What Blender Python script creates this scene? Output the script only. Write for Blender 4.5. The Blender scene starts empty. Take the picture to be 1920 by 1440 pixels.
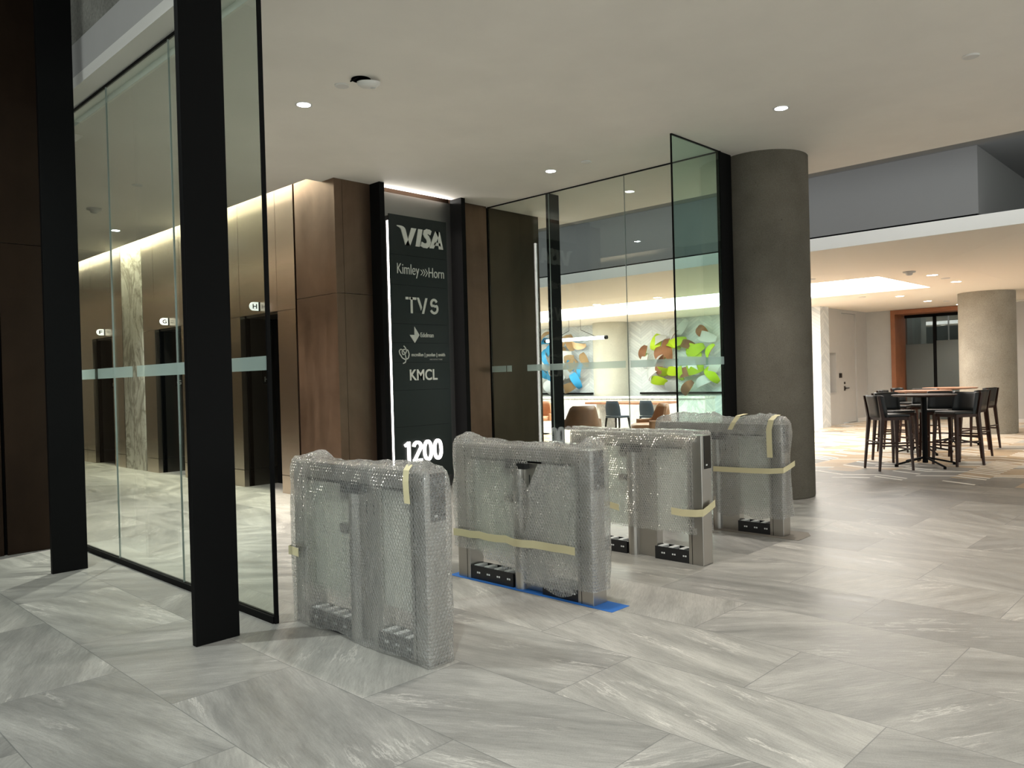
import bpy, bmesh, math, random
from mathutils import Vector, Matrix
PI = math.pi
C = bpy.context.scene.collection
sc = bpy.context.scene

# ---------------------------------------------------------------- camera, world, exposure, big lights
YAW, PITCH, ROLL, FPX = 0.769434256, -0.00797209741, -0.0268299168, 1474.30363
def make_camera():
    cy, sy = math.cos(YAW), math.sin(YAW)
    F = Vector((cy*math.cos(PITCH), sy*math.cos(PITCH), math.sin(PITCH)))
    Rt = Vector((sy, -cy, 0)); U = Rt.cross(F)
    c, s = math.cos(ROLL), math.sin(ROLL)
    R2 = Rt*c + U*s; U2 = -Rt*s + U*c
    cam = bpy.data.cameras.new('camera'); o = bpy.data.objects.new('camera', cam); C.objects.link(o)
    m = Matrix.Identity(4)
    for i in range(3):
        m[i][0] = R2[i]; m[i][1] = U2[i]; m[i][2] = -F[i]
    m[0][3], m[1][3], m[2][3] = 0, 0, 1.55
    o.matrix_world = m
    cam.sensor_fit = 'HORIZONTAL'; cam.sensor_width = 36; cam.lens = 36*FPX/1920
    cam.clip_start = 0.05; cam.clip_end = 200
    sc.camera = o
make_camera()
sc.view_settings.view_transform = 'Standard'
sc.view_settings.look = 'None'
sc.view_settings.gamma = 1
sc.view_settings.use_curve_mapping = False
sc.view_settings.exposure = 0.0
try:
    sc.cycles.max_bounces = 10; sc.cycles.transparent_max_bounces = 24
    sc.cycles.sample_clamp_indirect = 6; sc.cycles.caustics_reflective = False; sc.cycles.caustics_refractive = False
    sc.cycles.use_denoising = True
except Exception: pass
w = bpy.data.worlds.new('world'); sc.world = w; w.use_nodes = True
w.node_tree.nodes['Background'].inputs[0].default_value = (0.80, 0.86, 0.84, 1)
w.node_tree.nodes['Background'].inputs[1].default_value = 2.1

H = 4.18            # lobby ceiling
H2 = 3.22           # cafe ceiling
DOWN_W = 375        # watts of a lobby downlight
WARM = (1.0, 0.88, 0.74); NEUT = (1.0, 0.95, 0.88); COOL = (0.86, 0.94, 1.0)

# ---------------------------------------------------------------- node helper
class N:
    def __init__(s, name, **kw):
        s.mat = bpy.data.materials.new(name); s.mat.use_nodes = True
        s.t = s.mat.node_tree; s.b = s.t.nodes['Principled BSDF']; s.out = s.t.nodes['Material Output']
        for k, v in kw.items(): s.set(k, v)
    NAMES = dict(col='Base Color', rough='Roughness', metal='Metallic', spec='Specular IOR Level', nrm='Normal',
                 emit='Emission Color', es='Emission Strength', coat='Coat Weight', aniso='Anisotropic', alpha='Alpha', ior='IOR', trans='Transmission Weight')
    def put(s, sock, v):
        if isinstance(v, bpy.types.NodeSocket): s.t.links.new(v, sock)
        elif isinstance(v, tuple) and len(v) == 3 and sock.type == 'RGBA': sock.default_value = (*v, 1)
        else: sock.default_value = v
    def set(s, k, v): s.put(s.b.inputs[s.NAMES[k]], v)
    def node(s, typ, ins=None, **props):
        n = s.t.nodes.new(typ)
        for k, v in props.items(): setattr(n, k, v)
        for k, v in (ins or {}).items(): s.put(n.inputs[k], v)
        return n
    def m(s, op, a, b=0.0, c=0.0):
        n = s.node('ShaderNodeMath', operation=op); s.put(n.inputs[0], a); s.put(n.inputs[1], b)
        if op in ('MULTIPLY_ADD', 'COMPARE', 'SMOOTH_MIN'): s.put(n.inputs[2], c)
        return n.outputs[0]
    def obj(s): return s.node('ShaderNodeTexCoord').outputs['Object']
    def uv(s): return s.node('ShaderNodeTexCoord').outputs['UV']
    def sep(s, v):
        n = s.node('ShaderNodeSeparateXYZ', {0: v}); return n.outputs
    def comb(s, x, y, z=0.0): return s.node('ShaderNodeCombineXYZ', {0: x, 1: y, 2: z}).outputs[0]
    def noise(s, vec, scale=5, detail=4, rough=.55, dist=0.0):
        n = s.node('ShaderNodeTexNoise', {'Vector': vec, 'Scale': scale, 'Detail': detail, 'Roughness': rough, 'Distortion': dist}); return n.outputs[0]
    def mapping(s, vec, scale=(1, 1, 1), rot=(0, 0, 0), loc=(0, 0, 0)):
        return s.node('ShaderNodeMapping', {'Vector': vec, 'Scale': scale, 'Rotation': rot, 'Location': loc}).outputs[0]
    def ramp(s, f, stops):
        n = s.node('ShaderNodeValToRGB', {0: f}); e = n.color_ramp.elements
        while len(e) < len(stops): e.new(0.5)
        for i, (p, c) in enumerate(stops):
            e[i].position = p; e[i].color = (*c, 1) if len(c) == 3 else c
        return n.outputs[0]
    def mix(s, f, a, b, blend='MIX'):
        n = s.node('ShaderNodeMix', data_type='RGBA', blend_type=blend)
        s.put(n.inputs[0], f); s.put(n.inputs[6], a); s.put(n.inputs[7], b); return n.outputs[2]
    def rng(s, v, a, b, c=0.0, d=1.0):
        n = s.node('ShaderNodeMapRange', {0: v, 1: a, 2: b, 3: c, 4: d}); return n.outputs[0]
    def bump(s, h, strength=.3, dist=.01):
        return s.node('ShaderNodeBump', {'Height': h, 'Strength': strength, 'Distance': dist}).outputs[0]
    def schlick(s, nrm=None, f0=.04):
        # fresnel that reads the same on both sides of a thin pane
        lw = s.node('ShaderNodeLayerWeight', {'Blend': .5}); 
        if nrm is not None: s.put(lw.inputs['Normal'], nrm)
        return s.m('ADD', s.m('MULTIPLY', s.m('POWER', lw.outputs['Facing'], 5.0), 1-f0), f0)
    def white(s, v): return s.node('ShaderNodeTexWhiteNoise', {'Vector': v}, noise_dimensions='3D').outputs

def simple(name, col, rough=.5, metal=0.0, spec=.5, bumpy=0.0, bscale=60, var=0.0, vscale=4):
    n = N(name, rough=rough, metal=metal, spec=spec)
    if var:
        f = n.noise(n.obj(), vscale, 5)
        lo = tuple(c*(1-var) for c in col); hi = tuple(min(1, c*(1+var)) for c in col)
        n.set('col', n.ramp(f, [(.3, lo), (.7, hi)]))
    else: n.set('col', col)
    if bumpy: n.set('nrm', n.bump(n.noise(n.obj(), bscale, 3), bumpy, .004))
    return n.mat
def emissive(name, col, strength):
    n = N(name, col=(.8, .8, .8), emit=col, es=strength, rough=.5); return n.mat

# ---------------------------------------------------------------- materials
def mat_floor():
    n = N('stone_floor'); o = n.obj(); x, y, z = n.sep(o)[:3]
    cx = n.m('DIVIDE', n.m('SUBTRACT', x, 2.87), .653); ci = n.m('FLOOR', cx)
    par = n.m('MODULO', n.m('ADD', ci, 100), 2)
    ty = n.m('DIVIDE', n.m('SUBTRACT', n.m('SUBTRACT', y, 1.22), n.m('MULTIPLY', par, .6675)), 1.335); ti = n.m('FLOOR', ty)
    fx = n.m('MULTIPLY', n.m('SUBTRACT', cx, ci), .653); fy = n.m('MULTIPLY', n.m('SUBTRACT', ty, ti), 1.335)
    dx = n.m('MINIMUM', fx, n.m('SUBTRACT', .653, fx)); dy = n.m('MINIMUM', fy, n.m('SUBTRACT', 1.335, fy))
    d = n.m('MINIMUM', dx, dy); joint = n.rng(d, .0016, .0032, 1, 0)
    wn = n.white(n.comb(ci, ti, 0)); wv = wn[0]; wc = n.sep(wn[1])
    # each tile cut from its own piece of stone: own vein direction and own offset
    r = n.node('ShaderNodeVectorRotate', {'Vector': n.comb(x, y, 0), 'Angle': n.m('MULTIPLY', n.m('SUBTRACT', wv, .5), 2.3)}, rotation_type='Z_AXIS').outputs[0]
    off = n.node('ShaderNodeVectorMath', {0: r, 1: n.comb(n.m('MULTIPLY', wc[0], 40), n.m('MULTIPLY', wc[1], 40), 0)}, operation='ADD').outputs[0]
    warp = n.node('ShaderNodeVectorMath', {0: off}, operation='MULTIPLY_ADD')
    warp.inputs[1].default_value = (1, 1, 1)
    n.put(warp.inputs[2], n.node('ShaderNodeVectorMath', {0: n.node('ShaderNodeTexNoise', {'Vector': off, 'Scale': 1.2, 'Detail': 3}).outputs[1], 1: (.10, .10, 0)}, operation='MULTIPLY').outputs[0])
    n.put(warp.inputs[0], off)
    st = n.mapping(warp.outputs[0], (6.5, .75, 1))
    a = n.noise(st, 1.0, 6, .62); b = n.noise(n.mapping(warp.outputs[0], (22, 1.6, 1)), 1.0, 5, .6)
    c = n.noise(off, 1.3, 3)
    base = n.ramp(a, [(.30, (.165, .162, .155)), (.48, (.26, .255, .243)), (.70, (.40, .39, .37))])
    base = n.mix(n.m('MULTIPLY', n.rng(b, .35, .75), .35), base, (.36, .35, .335))
    base = n.mix(n.rng(c, .35, .7, 0, .5), base, (.20, .198, .192))
    # pale crusty veins running along the bedding
    v = n.noise(n.mapping(warp.outputs[0], (2.6, .42, 1)), 1.0, 9, .68)
    vein = n.rng(n.m('ABSOLUTE', n.m('SUBTRACT', v, .535)), .0, .014, 1, 0)
    vmask = n.rng(n.noise(off, 1.4, 2), .50, .60, 0, .75)
    base = n.mix(n.m('MULTIPLY', vein, vmask), base, (.50, .485, .46))
    base = n.mix(1.0, base, n.mix(wc[2], (.80, .79, .765), (1.15, 1.125, 1.07)), 'MULTIPLY')
    fine = n.noise(n.mapping(warp.outputs[0], (90, 9, 1)), 1.0, 4, .65); spk = n.noise(off, 140, 3, .7)
    base = n.mix(1.0, base, n.ramp(n.m('ADD', n.m('MULTIPLY', fine, .55), n.m('MULTIPLY', spk, .45)), [(.36, (.80, .80, .80)), (.64, (1.17, 1.17, 1.17))]), 'MULTIPLY')
    # chevron plank field with pale inlays under the cafe
    p = n.m('DIVIDE', n.m('SUBTRACT', y, 2.80), .443); pi = n.m('FLOOR', p); pf = n.m('SUBTRACT', p, pi)
    even = n.m('SUBTRACT', 1, n.m('MODULO', n.m('ADD', pi, 100), 2))
    zig = n.m('ADD', n.m('MULTIPLY', even, n.m('SUBTRACT', 1, pf)), n.m('MULTIPLY', n.m('SUBTRACT', 1, even), pf))
    q = n.m('DIVIDE', n.m('ADD', x, n.m('MULTIPLY', zig, .215)), .19); qi = n.m('FLOOR', q); qf = n.m('SUBTRACT', q, qi)
    rn = n.white(n.comb(pi, qi, 3)); rv = rn[0]; rc = n.sep(rn[1])
    dens = n.m('MULTIPLY', n.rng(x, 10.9, 12.6, .35, 1), n.rng(x, 13, 17, .34, .75))
    on = n.m('MULTIPLY', n.m('LESS_THAN', rv, dens), n.m('MULTIPLY', n.m('GREATER_THAN', qf, .28), n.m('LESS_THAN', qf, .70)))
    zone = n.m('GREATER_THAN', x, 10.98)
    tan_on = n.m('LESS_THAN', n.white(n.comb(pi, n.m('FLOOR', n.m('DIVIDE', qi, 4)), 9))[0], n.rng(x, 11.0, 14.5, .0, .8))
    wood = n.mix(rc[1], (.56, .41, .25), (.44, .33, .22))
    grain = n.noise(n.mapping(n.comb(x, y, 0), (3, 30, 1)), 2, 4)
    wood = n.mix(n.m('MULTIPLY', grain, .4), wood, (.40, .32, .22))
    base = n.mix(n.m('MULTIPLY', zone, tan_on), base, wood)
    base = n.mix(n.m('MULTIPLY', zone, on), base, (.88, .86, .80))
    base = n.mix(n.m('MULTIPLY', joint, n.rng(x, 10.9, 11.2, .75, .25)), base, (.12, .12, .115))
    n.set('col', base)
    n.set('rough', n.rng(a, .3, .7, .30, .46)); n.set('spec', .45)
    n.set('nrm', n.bump(n.m('SUBTRACT', n.m('MULTIPLY', n.noise(off, 70, 3), .4), joint), .10, .003))
    return n.mat
M = {}
M['floor'] = mat_floor()
M['ceiling'] = simple('painted_ceiling', (.88, .835, .77), .85, spec=.2, var=.03, vscale=1.5)
M['ceil_warm'] = simple('warm_white_ceiling', (.90, .83, .73), .85, spec=.2)
M['soffit'] = simple('white_soffit', (.86, .84, .78), .8, spec=.2)
M['grey_wall'] = simple('grey_paint', (.23, .228, .22), .85, spec=.2)
M['dark_ceiling'] = simple('dark_grey_ceiling', (.26, .265, .27), .9, spec=.1)
M['wall_paint'] = simple('pale_wall_paint', (.52, .51, .49), .8, spec=.2, var=.02)
M['black'] = simple('black_powder_coat', (.003, .003, .003), .6, spec=.10)
M['black_gap'] = simple('black_gap', (.004, .004, .004), .9, spec=.0)
M['steel'] = None
def mat_concrete(name, lo, hi, bs=.5, scale=90):
    n = N(name, rough=.85, spec=.25); o = n.obj()
    a = n.noise(o, 2.2, 5); b = n.noise(o, scale, 4, .7); v = n.node('ShaderNodeTexVoronoi', {'Vector': o, 'Scale': scale*.9}).outputs[0]
    f = n.m('ADD', n.m('MULTIPLY', a, .45), n.m('MULTIPLY', b, .55))
    c = n.ramp(f, [(.35, lo), (.65, hi)])
    pit = n.rng(n.noise(o, 26, 2), .72, .76, 0, .8)
    n.set('col', n.mix(pit, c, tuple(x*.45 for x in lo)))
    n.set('nrm', n.bump(n.m('ADD', b, n.m('MULTIPLY', v, .6)), bs, .006)); return n.mat
M['concrete'] = mat_concrete('exposed_aggregate_concrete_shaded', (.088, .078, .060), (.155, .138, .110))  # shaded copy: the near column's shade is put into the dark tone
M['concrete_lit'] = mat_concrete('brightly_lit_concrete', (.26, .235, .195), (.40, .37, .31), .4, 45)  # lit copy: light on the far column is put into the colour
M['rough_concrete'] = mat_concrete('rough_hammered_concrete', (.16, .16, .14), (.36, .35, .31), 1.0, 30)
def mat_bronze(name, lo, hi, rough=.38, scale=.9):
    n = N(name, metal=.85); o = n.obj()
    a = n.noise(o, scale, 6, .6, .6); b = n.noise(n.mapping(o, (3, 3, .5)), 2, 5)
    n.set('col', n.ramp(n.m('ADD', n.m('MULTIPLY', a, .7), n.m('MULTIPLY', b, .3)), [(.3, lo), (.7, hi)]))
    n.set('rough', n.rng(b, .3, .7, rough-.06, rough+.1)); n.set('nrm', n.bump(n.noise(o, 4, 3), .05, .01)); return n.mat
M['bronze'] = mat_bronze('patinated_bronze', (.10, .062, .040), (.20, .130, .088))
M['bronze_dark'] = mat_bronze('dark_patinated_bronze', (.018, .010, .006), (.038, .022, .013), .45)
M['bronze_mid'] = mat_bronze('bronze_dimmed_behind_glass', (.05, .042, .028), (.085, .07, .048), .45)  # darker bronze copy: dimming by the storefront glass is put into the colour
def mat_brushed(name, col, rough=.26, hor=True, wave=.05):
    n = N(name, col=col, metal=1.0); o = n.obj()
    g = n.noise(n.mapping(o, (.03, .03, 24) if hor else (24, 24, .03)), 3, 3)
    n.set('rough', n.rng(g, .3, .7, rough-.006, rough+.010))
    n.set('nrm', n.bump(n.noise(n.mapping(o, (.6, .6, 2.2)), 1.6, 2), wave, .05)); return n.mat
M['metal_panel'] = mat_brushed('brushed_bronze_panel', (.50, .43, .36), .26, True, .012)
M['metal_dark'] = mat_brushed('dark_brushed_bronze', (.14, .13, .11), .35)
M['steel'] = mat_brushed('brushed_stainless', (.47, .45, .42), .30, False, .03)
M['sign_metal'] = mat_brushed('grey_metal_backing', (.30, .29, .28), .38, True, .02)
def mat_marble(name, tint=(.80, .78, .72), vein=(.34, .31, .26), scale=1.0):
    n = N(name, rough=.25, spec=.5); o = n.obj()
    w_ = n.mapping(o, (1, 1, .55), (.3, .5, .2))
    a = n.noise(w_, 1.7*scale, 9, .62, 1.6)
    v1 = n.rng(n.m('ABSOLUTE', n.m('SUBTRACT', a, .5)), 0, .06, 1, 0)
    b = n.noise(w_, 4.5*scale, 7, .6, 1.0); v2 = n.rng(n.m('ABSOLUTE', n.m('SUBTRACT', b, .52)), 0, .02, .55, 0)
    base = n.ramp(n.noise(o, 1.2, 5), [(.35, tuple(c*.82 for c in tint)), (.65, tint)])
    n.set('col', n.mix(n.m('MAXIMUM', n.m('MULTIPLY', v1, .8), v2), base, vein)); return n.mat
M['marble'] = mat_marble('beige_veined_marble', (.66, .63, .54), (.20, .17, .13), .8)
M['white_marble'] = mat_marble('white_veined_marble', (.86, .86, .84), (.45, .46, .47), 1.2)
def mat_chevron():
    n = N('chevron_marble_tile', rough=.35); o = n.obj(); x, y, z = n.sep(o)[:3]
    h = n.m('ADD', x, y)
    p = n.m('DIVIDE', h, .42); pf = n.m('PINGPONG', p, 1.0)
    q = n.m('DIVIDE', n.m('ADD', z, n.m('MULTIPLY', pf, .27)), .095); qi = n.m('FLOOR', q); qf = n.m('SUBTRACT', q, qi)
    rv = n.white(n.comb(n.m('FLOOR', p), qi, 0))[0]
    c = n.ramp(rv, [(0, (.66, .71, .73)), (.5, (.78, .82, .83)), (1, (.86, .89, .89))])
    line = n.m('MAXIMUM', n.m('LESS_THAN', qf, .10), n.m('LESS_THAN', n.m('SUBTRACT', p, n.m('FLOOR', p)), .018))
    c = n.mix(n.rng(n.noise(o, 2.5, 6, .6, 1.0), .45, .7, 0, .35), c, (.58, .60, .62))
    n.set('col', n.mix(n.m('MULTIPLY', line, .5), c, (.40, .42, .43))); return n.mat
M['chevron'] = mat_chevron()
def mat_glass(name, tint, refl=.045):
    # thin architectural pane: tinted see-through plus a fresnel mirror
    n = N(name); n.t.nodes.remove(n.b)
    tr = n.node('ShaderNodeBsdfTransparent', {'Color': tint}); gl = n.node('ShaderNodeBsdfGlossy', {'Color': (.95, 1, .98), 'Roughness': 0.0})
    f = n.schlick(f0=refl)
    mx = n.node('ShaderNodeMixShader'); n.put(mx.inputs[0], f); n.t.links.new(tr.outputs[0], mx.inputs[1]); n.t.links.new(gl.outputs[0], mx.inputs[2])
    n.t.links.new(mx.outputs[0], n.out.inputs[0]); return n.mat
M['glass'] = mat_glass('clear_green_tinted_glass', (.90, .95, .925))
M['glass_clear'] = mat_glass('clear_turnstile_glass', (.965, .98, .97), .04)
M['glass_fin'] = mat_glass('green_fin_glass', (.80, .92, .88))
M['glass_dark'] = mat_glass('dark_glass', (.55, .60, .60))
M['glass_edge'] = simple('glass_edge', (.02, .035, .03), .2)
M['seal'] = simple('grey_silicone_seal', (.30, .33, .31), .4)
def mat_frost(name, col, opac):
    n = N(name); n.t.nodes.remove(n.b)
    tr = n.node('ShaderNodeBsdfTransparent', {'Color': (.9, .95, .93)}); df = n.node('ShaderNodeBsdfDiffuse', {'Color': col}); tl = n.node('ShaderNodeBsdfTranslucent', {'Color': col})
    a = n.node('ShaderNodeMixShader', {0: .5}); n.t.links.new(df.outputs[0], a.inputs[1]); n.t.links.new(tl.outputs[0], a.inputs[2])
    b = n.node('ShaderNodeMixShader', {0: opac}); n.t.links.new(tr.outputs[0], b.inputs[1]); n.t.links.new(a.outputs[0], b.inputs[2])
    n.t.links.new(b.outputs[0], n.out.inputs[0]); return n.mat
M['frost'] = mat_frost('frosted_film', (.62, .72, .70), .36)
M['frost_dark'] = simple('frosted_glass_panel', (.085, .10, .098), .5)
def mat_bubble(name='bubble_wrap', milky=.24, pitch=.023):
    n = N(name); n.t.nodes.remove(n.b)
    u = n.uv(); x, y, _ = n.sep(u)[:3]
    def lattice(ox, oy):
        sx, sy = pitch, pitch*1.7320508
        fx = n.m('SUBTRACT', n.m('FRACT', n.m('ADD', n.m('DIVIDE', x, sx), ox)), .5); fy = n.m('SUBTRACT', n.m('FRACT', n.m('ADD', n.m('DIVIDE', y, sy), oy)), .5)
        fx = n.m('MULTIPLY', fx, 1.0); fy = n.m('MULTIPLY', fy, 1.7320508)
        return n.m('SQRT', n.m('ADD', n.m('MULTIPLY', fx, fx), n.m('MULTIPLY', fy, fy)))
    d = n.m('MINIMUM', lattice(0, 0), lattice(.5, .5))      # 0 at bubble centre, .5 touching
    dome = n.m('POWER', n.m('MAXIMUM', n.m('SUBTRACT', 1, n.m('POWER', n.m('DIVIDE', d, .47), 3)), 0), .5)
    o = n.obj(); cr = n.noise(o, 9, 5, .6, .8); fold = n.rng(n.m('ABSOLUTE', n.m('SUBTRACT', n.noise(o, 3.5, 5, .55, .6), .5)), 0, .03, 1, 0)
    hgt = n.m('ADD', n.m('MULTIPLY', dome, 1.0), n.m('MULTIPLY', cr, 1.4))
    nb = n.bump(hgt, 1.0, .009)
    rim = n.rng(n.m('ABSOLUTE', n.m('SUBTRACT', d, .44)), .0, .085, 1, 0)
    op = n.m('ADD', n.m('ADD', milky, n.m('MULTIPLY', rim, .42)), n.m('ADD', n.m('MULTIPLY', n.rng(cr, .5, .8), .18), n.m('MULTIPLY', fold, .10)))
    tr = n.node('ShaderNodeBsdfTransparent', {'Color': (.965, .975, .97)})
    df = n.node('ShaderNodeBsdfDiffuse', {'Color': (.90, .895, .87), 'Normal': nb}); tl = n.node('ShaderNodeBsdfTranslucent', {'Color': (.90, .895, .87), 'Normal': nb})
    a = n.node('ShaderNodeMixShader', {0: .68}); n.t.links.new(df.outputs[0], a.inputs[1]); n.t.links.new(tl.outputs[0], a.inputs[2])
    b = n.node('ShaderNodeMixShader'); n.put(b.inputs[0], op); n.t.links.new(tr.outputs[0], b.inputs[1]); n.t.links.new(a.outputs[0], b.inputs[2])
    gl = n.node('ShaderNodeBsdfGlossy', {'Color': (1, 1, 1), 'Roughness': .10, 'Normal': nb})
    fr = n.schlick(nb)
    g = n.node('ShaderNodeMixShader'); n.put(g.inputs[0], n.m('MINIMUM', n.m('ADD', n.m('MULTIPLY', fr, 1.3), .04), .8)); n.t.links.new(b.outputs[0], g.inputs[1]); n.t.links.new(gl.outputs[0], g.inputs[2])
    n.t.links.new(g.outputs[0], n.out.inputs[0]); return n.mat
M['bubble'] = mat_bubble()
M['bubble_thick'] = mat_bubble('doubled_bubble_wrap', .30)
def mat_tape():
    n = N('masking_tape', col=(.66, .59, .36), rough=.6); n.set('nrm', n.bump(n.noise(n.obj(), 120, 2), .4, .002)); return n.mat
M['tape'] = mat_tape()
M['blue_tape'] = simple('blue_painter_tape', (.012, .12, .42), .6)
M['acrylic'] = mat_frost('turnstile_side_glass', (.92, .90, .85), .42)
M['lens_black'] = simple('gloss_black', (.006, .006, .007), .12, spec=.6)
M['tray'] = simple('black_tray_plastic', (.010, .010, .011), .4)
M['white_part'] = simple('white_bracket', (.75, .75, .73), .5)
M['led'] = emissive('downlight_led', (.92, .96, 1.0), 30)
M['led_warm'] = emissive('warm_downlight_led', (1, .93, .82), 22)
M['panel_edge'] = emissive('sign_edge_led', (1.0, .93, .88), 8.0)
M['digits'] = emissive('backlit_digits', (1.0, .95, .92), 2.0)
M['letters'] = emissive('unlit_sign_face', (.32, .32, .29), 0.18)
M['letters'] = simple('pale_sign_face', (.62, .62, .56), .6)
M['letters_dim'] = simple('dim_sign_face', (.30, .30, .28), .6)
M['sign_black'] = simple('sign_face_black', (.010, .014, .013), .35, spec=.4)
M['luminous'] = emissive('luminous_ceiling', (1.0, .98, .94), 9.0)
M['cove_led'] = emissive('cove_led', (1.0, .93, .72), 14)
M['blade'] = emissive('lit_elevator_letter_blade', (.95, .95, .93), .75)
M['fix_white'] = simple('white_fixture_plastic', (.72, .70, .67), .5)
M['fix_rim'] = simple('fixture_rim', (.55, .54, .52), .5)
M['leather_black'] = simple('charcoal_leather', (.013, .014, .014), .42, spec=.35, bumpy=.2, bscale=120)
M['wood_dark'] = simple('dark_stained_wood', (.034, .014, .009), .45, spec=.25, var=.3, vscale=8)
M['wood_top'] = simple('warm_wood_top', (.36, .18, .11), .35, var=.2, vscale=6)
M['wood_frame'] = simple('cherry_wood_panel', (.30, .115, .05), .45, var=.15, vscale=3)
M['leather_brown'] = simple('brown_leather', (.125, .065, .032), .4, var=.15)
M['leather_tan'] = simple('tan_leather', (.52, .25, .13), .4, var=.1)
M['fabric_blue'] = simple('navy_fabric', (.010, .022, .036), .8)
M['lime'] = simple('lime_green_enamel', (.50, .72, .03), .35)
M['copper'] = simple('polished_copper', (.42, .20, .11), .35, metal=.5)
M['blue_enamel'] = simple('sky_blue_enamel', (.06, .42, .78), .35)
M['gold'] = simple('pale_gold_leaf', (.72, .50, .28), .35, metal=.3)
M['silver'] = simple('silver_enamel', (.74, .78, .78), .35)
M['handle'] = simple('dark_bronze_hardware', (.06, .045, .035), .35, metal=.8)
M['magenta'] = M['steel']

# ---------------------------------------------------------------- mesh helpers
def new_obj(name, bm, mats, parent=None, bevel=0.0, smooth=False):
    me = bpy.data.meshes.new(name); bm.normal_update(); bm.to_mesh(me); bm.free()
    for m_ in (mats if isinstance(mats, (list, tuple)) else [mats]): me.materials.append(m_)
    if smooth:
        for p in me.polygons: p.use_smooth = True
    o = bpy.data.objects.new(name, me); C.objects.link(o)
    if parent is not None: o.parent = parent
    if bevel:
        b = o.modifiers.new('bevel', 'BEVEL'); b.width = bevel; b.segments = 2; b.limit_method = 'ANGLE'
    return o
def tag(o, label, cat, group=None, kind=None):
    if label: o['label'] = label
    if cat: o['category'] = cat
    if group: o['group'] = group
    if kind: o['kind'] = kind
    return o
def thing(name, label, cat, loc=(0, 0, 0), rz=0.0, group=None):
    o = bpy.data.objects.new(name, None); C.objects.link(o); o.location = loc; o.rotation_euler = (0, 0, rz)
    o.empty_display_size = .1
    return tag(o, label, cat, group)
def B(bm, x0, x1, y0, y1, z0, z1, mi=0):
    vs = [bm.verts.new(p) for p in ((x0, y0, z0), (x1, y0, z0), (x1, y1, z0), (x0, y1, z0), (x0, y0, z1), (x1, y0, z1), (x1, y1, z1), (x0, y1, z1))]
    for f in ((0, 3, 2, 1), (4, 5, 6, 7), (0, 1, 5, 4), (1, 2, 6, 5), (2, 3, 7, 6), (3, 0, 4, 7)):
        bm.faces.new([vs[i] for i in f]).material_index = mi
    return bm
def boxes(*L):
    bm = bmesh.new()
    for b in L: B(bm, *b)
    return bm
def tube(bm, p0, p1, r0, r1=None, seg=12, mi=0, cap=True):
    r1 = r0 if r1 is None else r1; p0, p1 = Vector(p0), Vector(p1); d = (p1-p0).normalized()
    a = Vector((0, 0, 1)) if abs(d.z) < .9 else Vector((1, 0, 0)); u = d.cross(a).normalized(); v = d.cross(u)
    off = PI/seg
    R = [[bm.verts.new(p + (u*math.cos(2*PI*i/seg+off) + v*math.sin(2*PI*i/seg+off))*r) for i in range(seg)] for p, r in ((p0, r0), (p1, r1))]
    for i in range(seg):
        bm.faces.new([R[0][i], R[0][(i+1) % seg], R[1][(i+1) % seg], R[1][i]]).material_index = mi
    if cap: bm.faces.new(R[0][::-1]).material_index = mi; bm.faces.new(R[1]).material_index = mi
    return bm
def lathe(bm, prof, seg=40, c=(0, 0), mi=0, closed_top=True, closed_bottom=True):
    rings = [[bm.verts.new((c[0]+r*math.cos(2*PI*i/seg), c[1]+r*math.sin(2*PI*i/seg), z)) for i in range(seg)] for r, z in prof]
    for a, b in zip(rings, rings[1:]):
        for i in range(seg): bm.faces.new([a[i], a[(i+1) % seg], b[(i+1) % seg], b[i]]).material_index = mi
    if closed_bottom: bm.faces.new(rings[0][::-1]).material_index = mi
    if closed_top: bm.faces.new(rings[-1]).material_index = mi
    return bm
def struct(name, bm, mats, **k):
    o = new_obj(name, bm, mats, **k)
    if o.parent is None: o['kind'] = 'structure'
    return o
def text_bm(s, size=1.0, extrude=.004, offset=0.0, shear=0.0, align='LEFT'):
    cu = bpy.data.curves.new('tmp', 'FONT'); cu.body = s; cu.size = size; cu.extrude = extrude; cu.offset = offset; cu.shear = shear
    cu.align_x = align; cu.resolution_u = 4
    o = bpy.data.objects.new('tmp', cu); C.objects.link(o)
    dg = bpy.context.evaluated_depsgraph_get(); me = bpy.data.meshes.new_from_object(o.evaluated_get(dg))
    bm = bmesh.new(); bm.from_mesh(me)
    bpy.data.objects.remove(o); bpy.data.curves.remove(cu); bpy.data.meshes.remove(me)
    return bm
def fit_text(s, x0, x1, z0, z1, y, offset=0.0, shear=0.0, depth=.008):
    """text in the XZ plane facing -Y, stretched to the given extents"""
    bm = text_bm(s, 1.0, .5, offset, shear)
    xs = [v.co.x for v in bm.verts]; ys = [v.co.y for v in bm.verts]; zs = [v.co.z for v in bm.verts]
    a, b, c, d = min(xs), max(xs), min(ys), max(ys)
    for v in bm.verts:
        X = x0 + (v.co.x-a)/(b-a)*(x1-x0); Z = z0 + (v.co.y-c)/(d-c)*(z1-z0); Y = y - depth*(v.co.z-min(zs))/(max(zs)-min(zs)+1e-9)
        v.co = (X, Y, Z)
    return bm
def poly_prism(bm, pts, y0, y1, mi=0):
    """pts in XZ, extruded from y0 to y1"""
    a = [bm.verts.new((x, y0, z)) for x, z in pts]; b = [bm.verts.new((x, y1, z)) for x, z in pts]
    bm.faces.new(a).material_index = mi; bm.faces.new(b[::-1]).material_index = mi
    for i in range(len(pts)): bm.faces.new([a[i], b[i], b[(i+1) % len(pts)], a[(i+1) % len(pts)]]).material_index = mi
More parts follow.
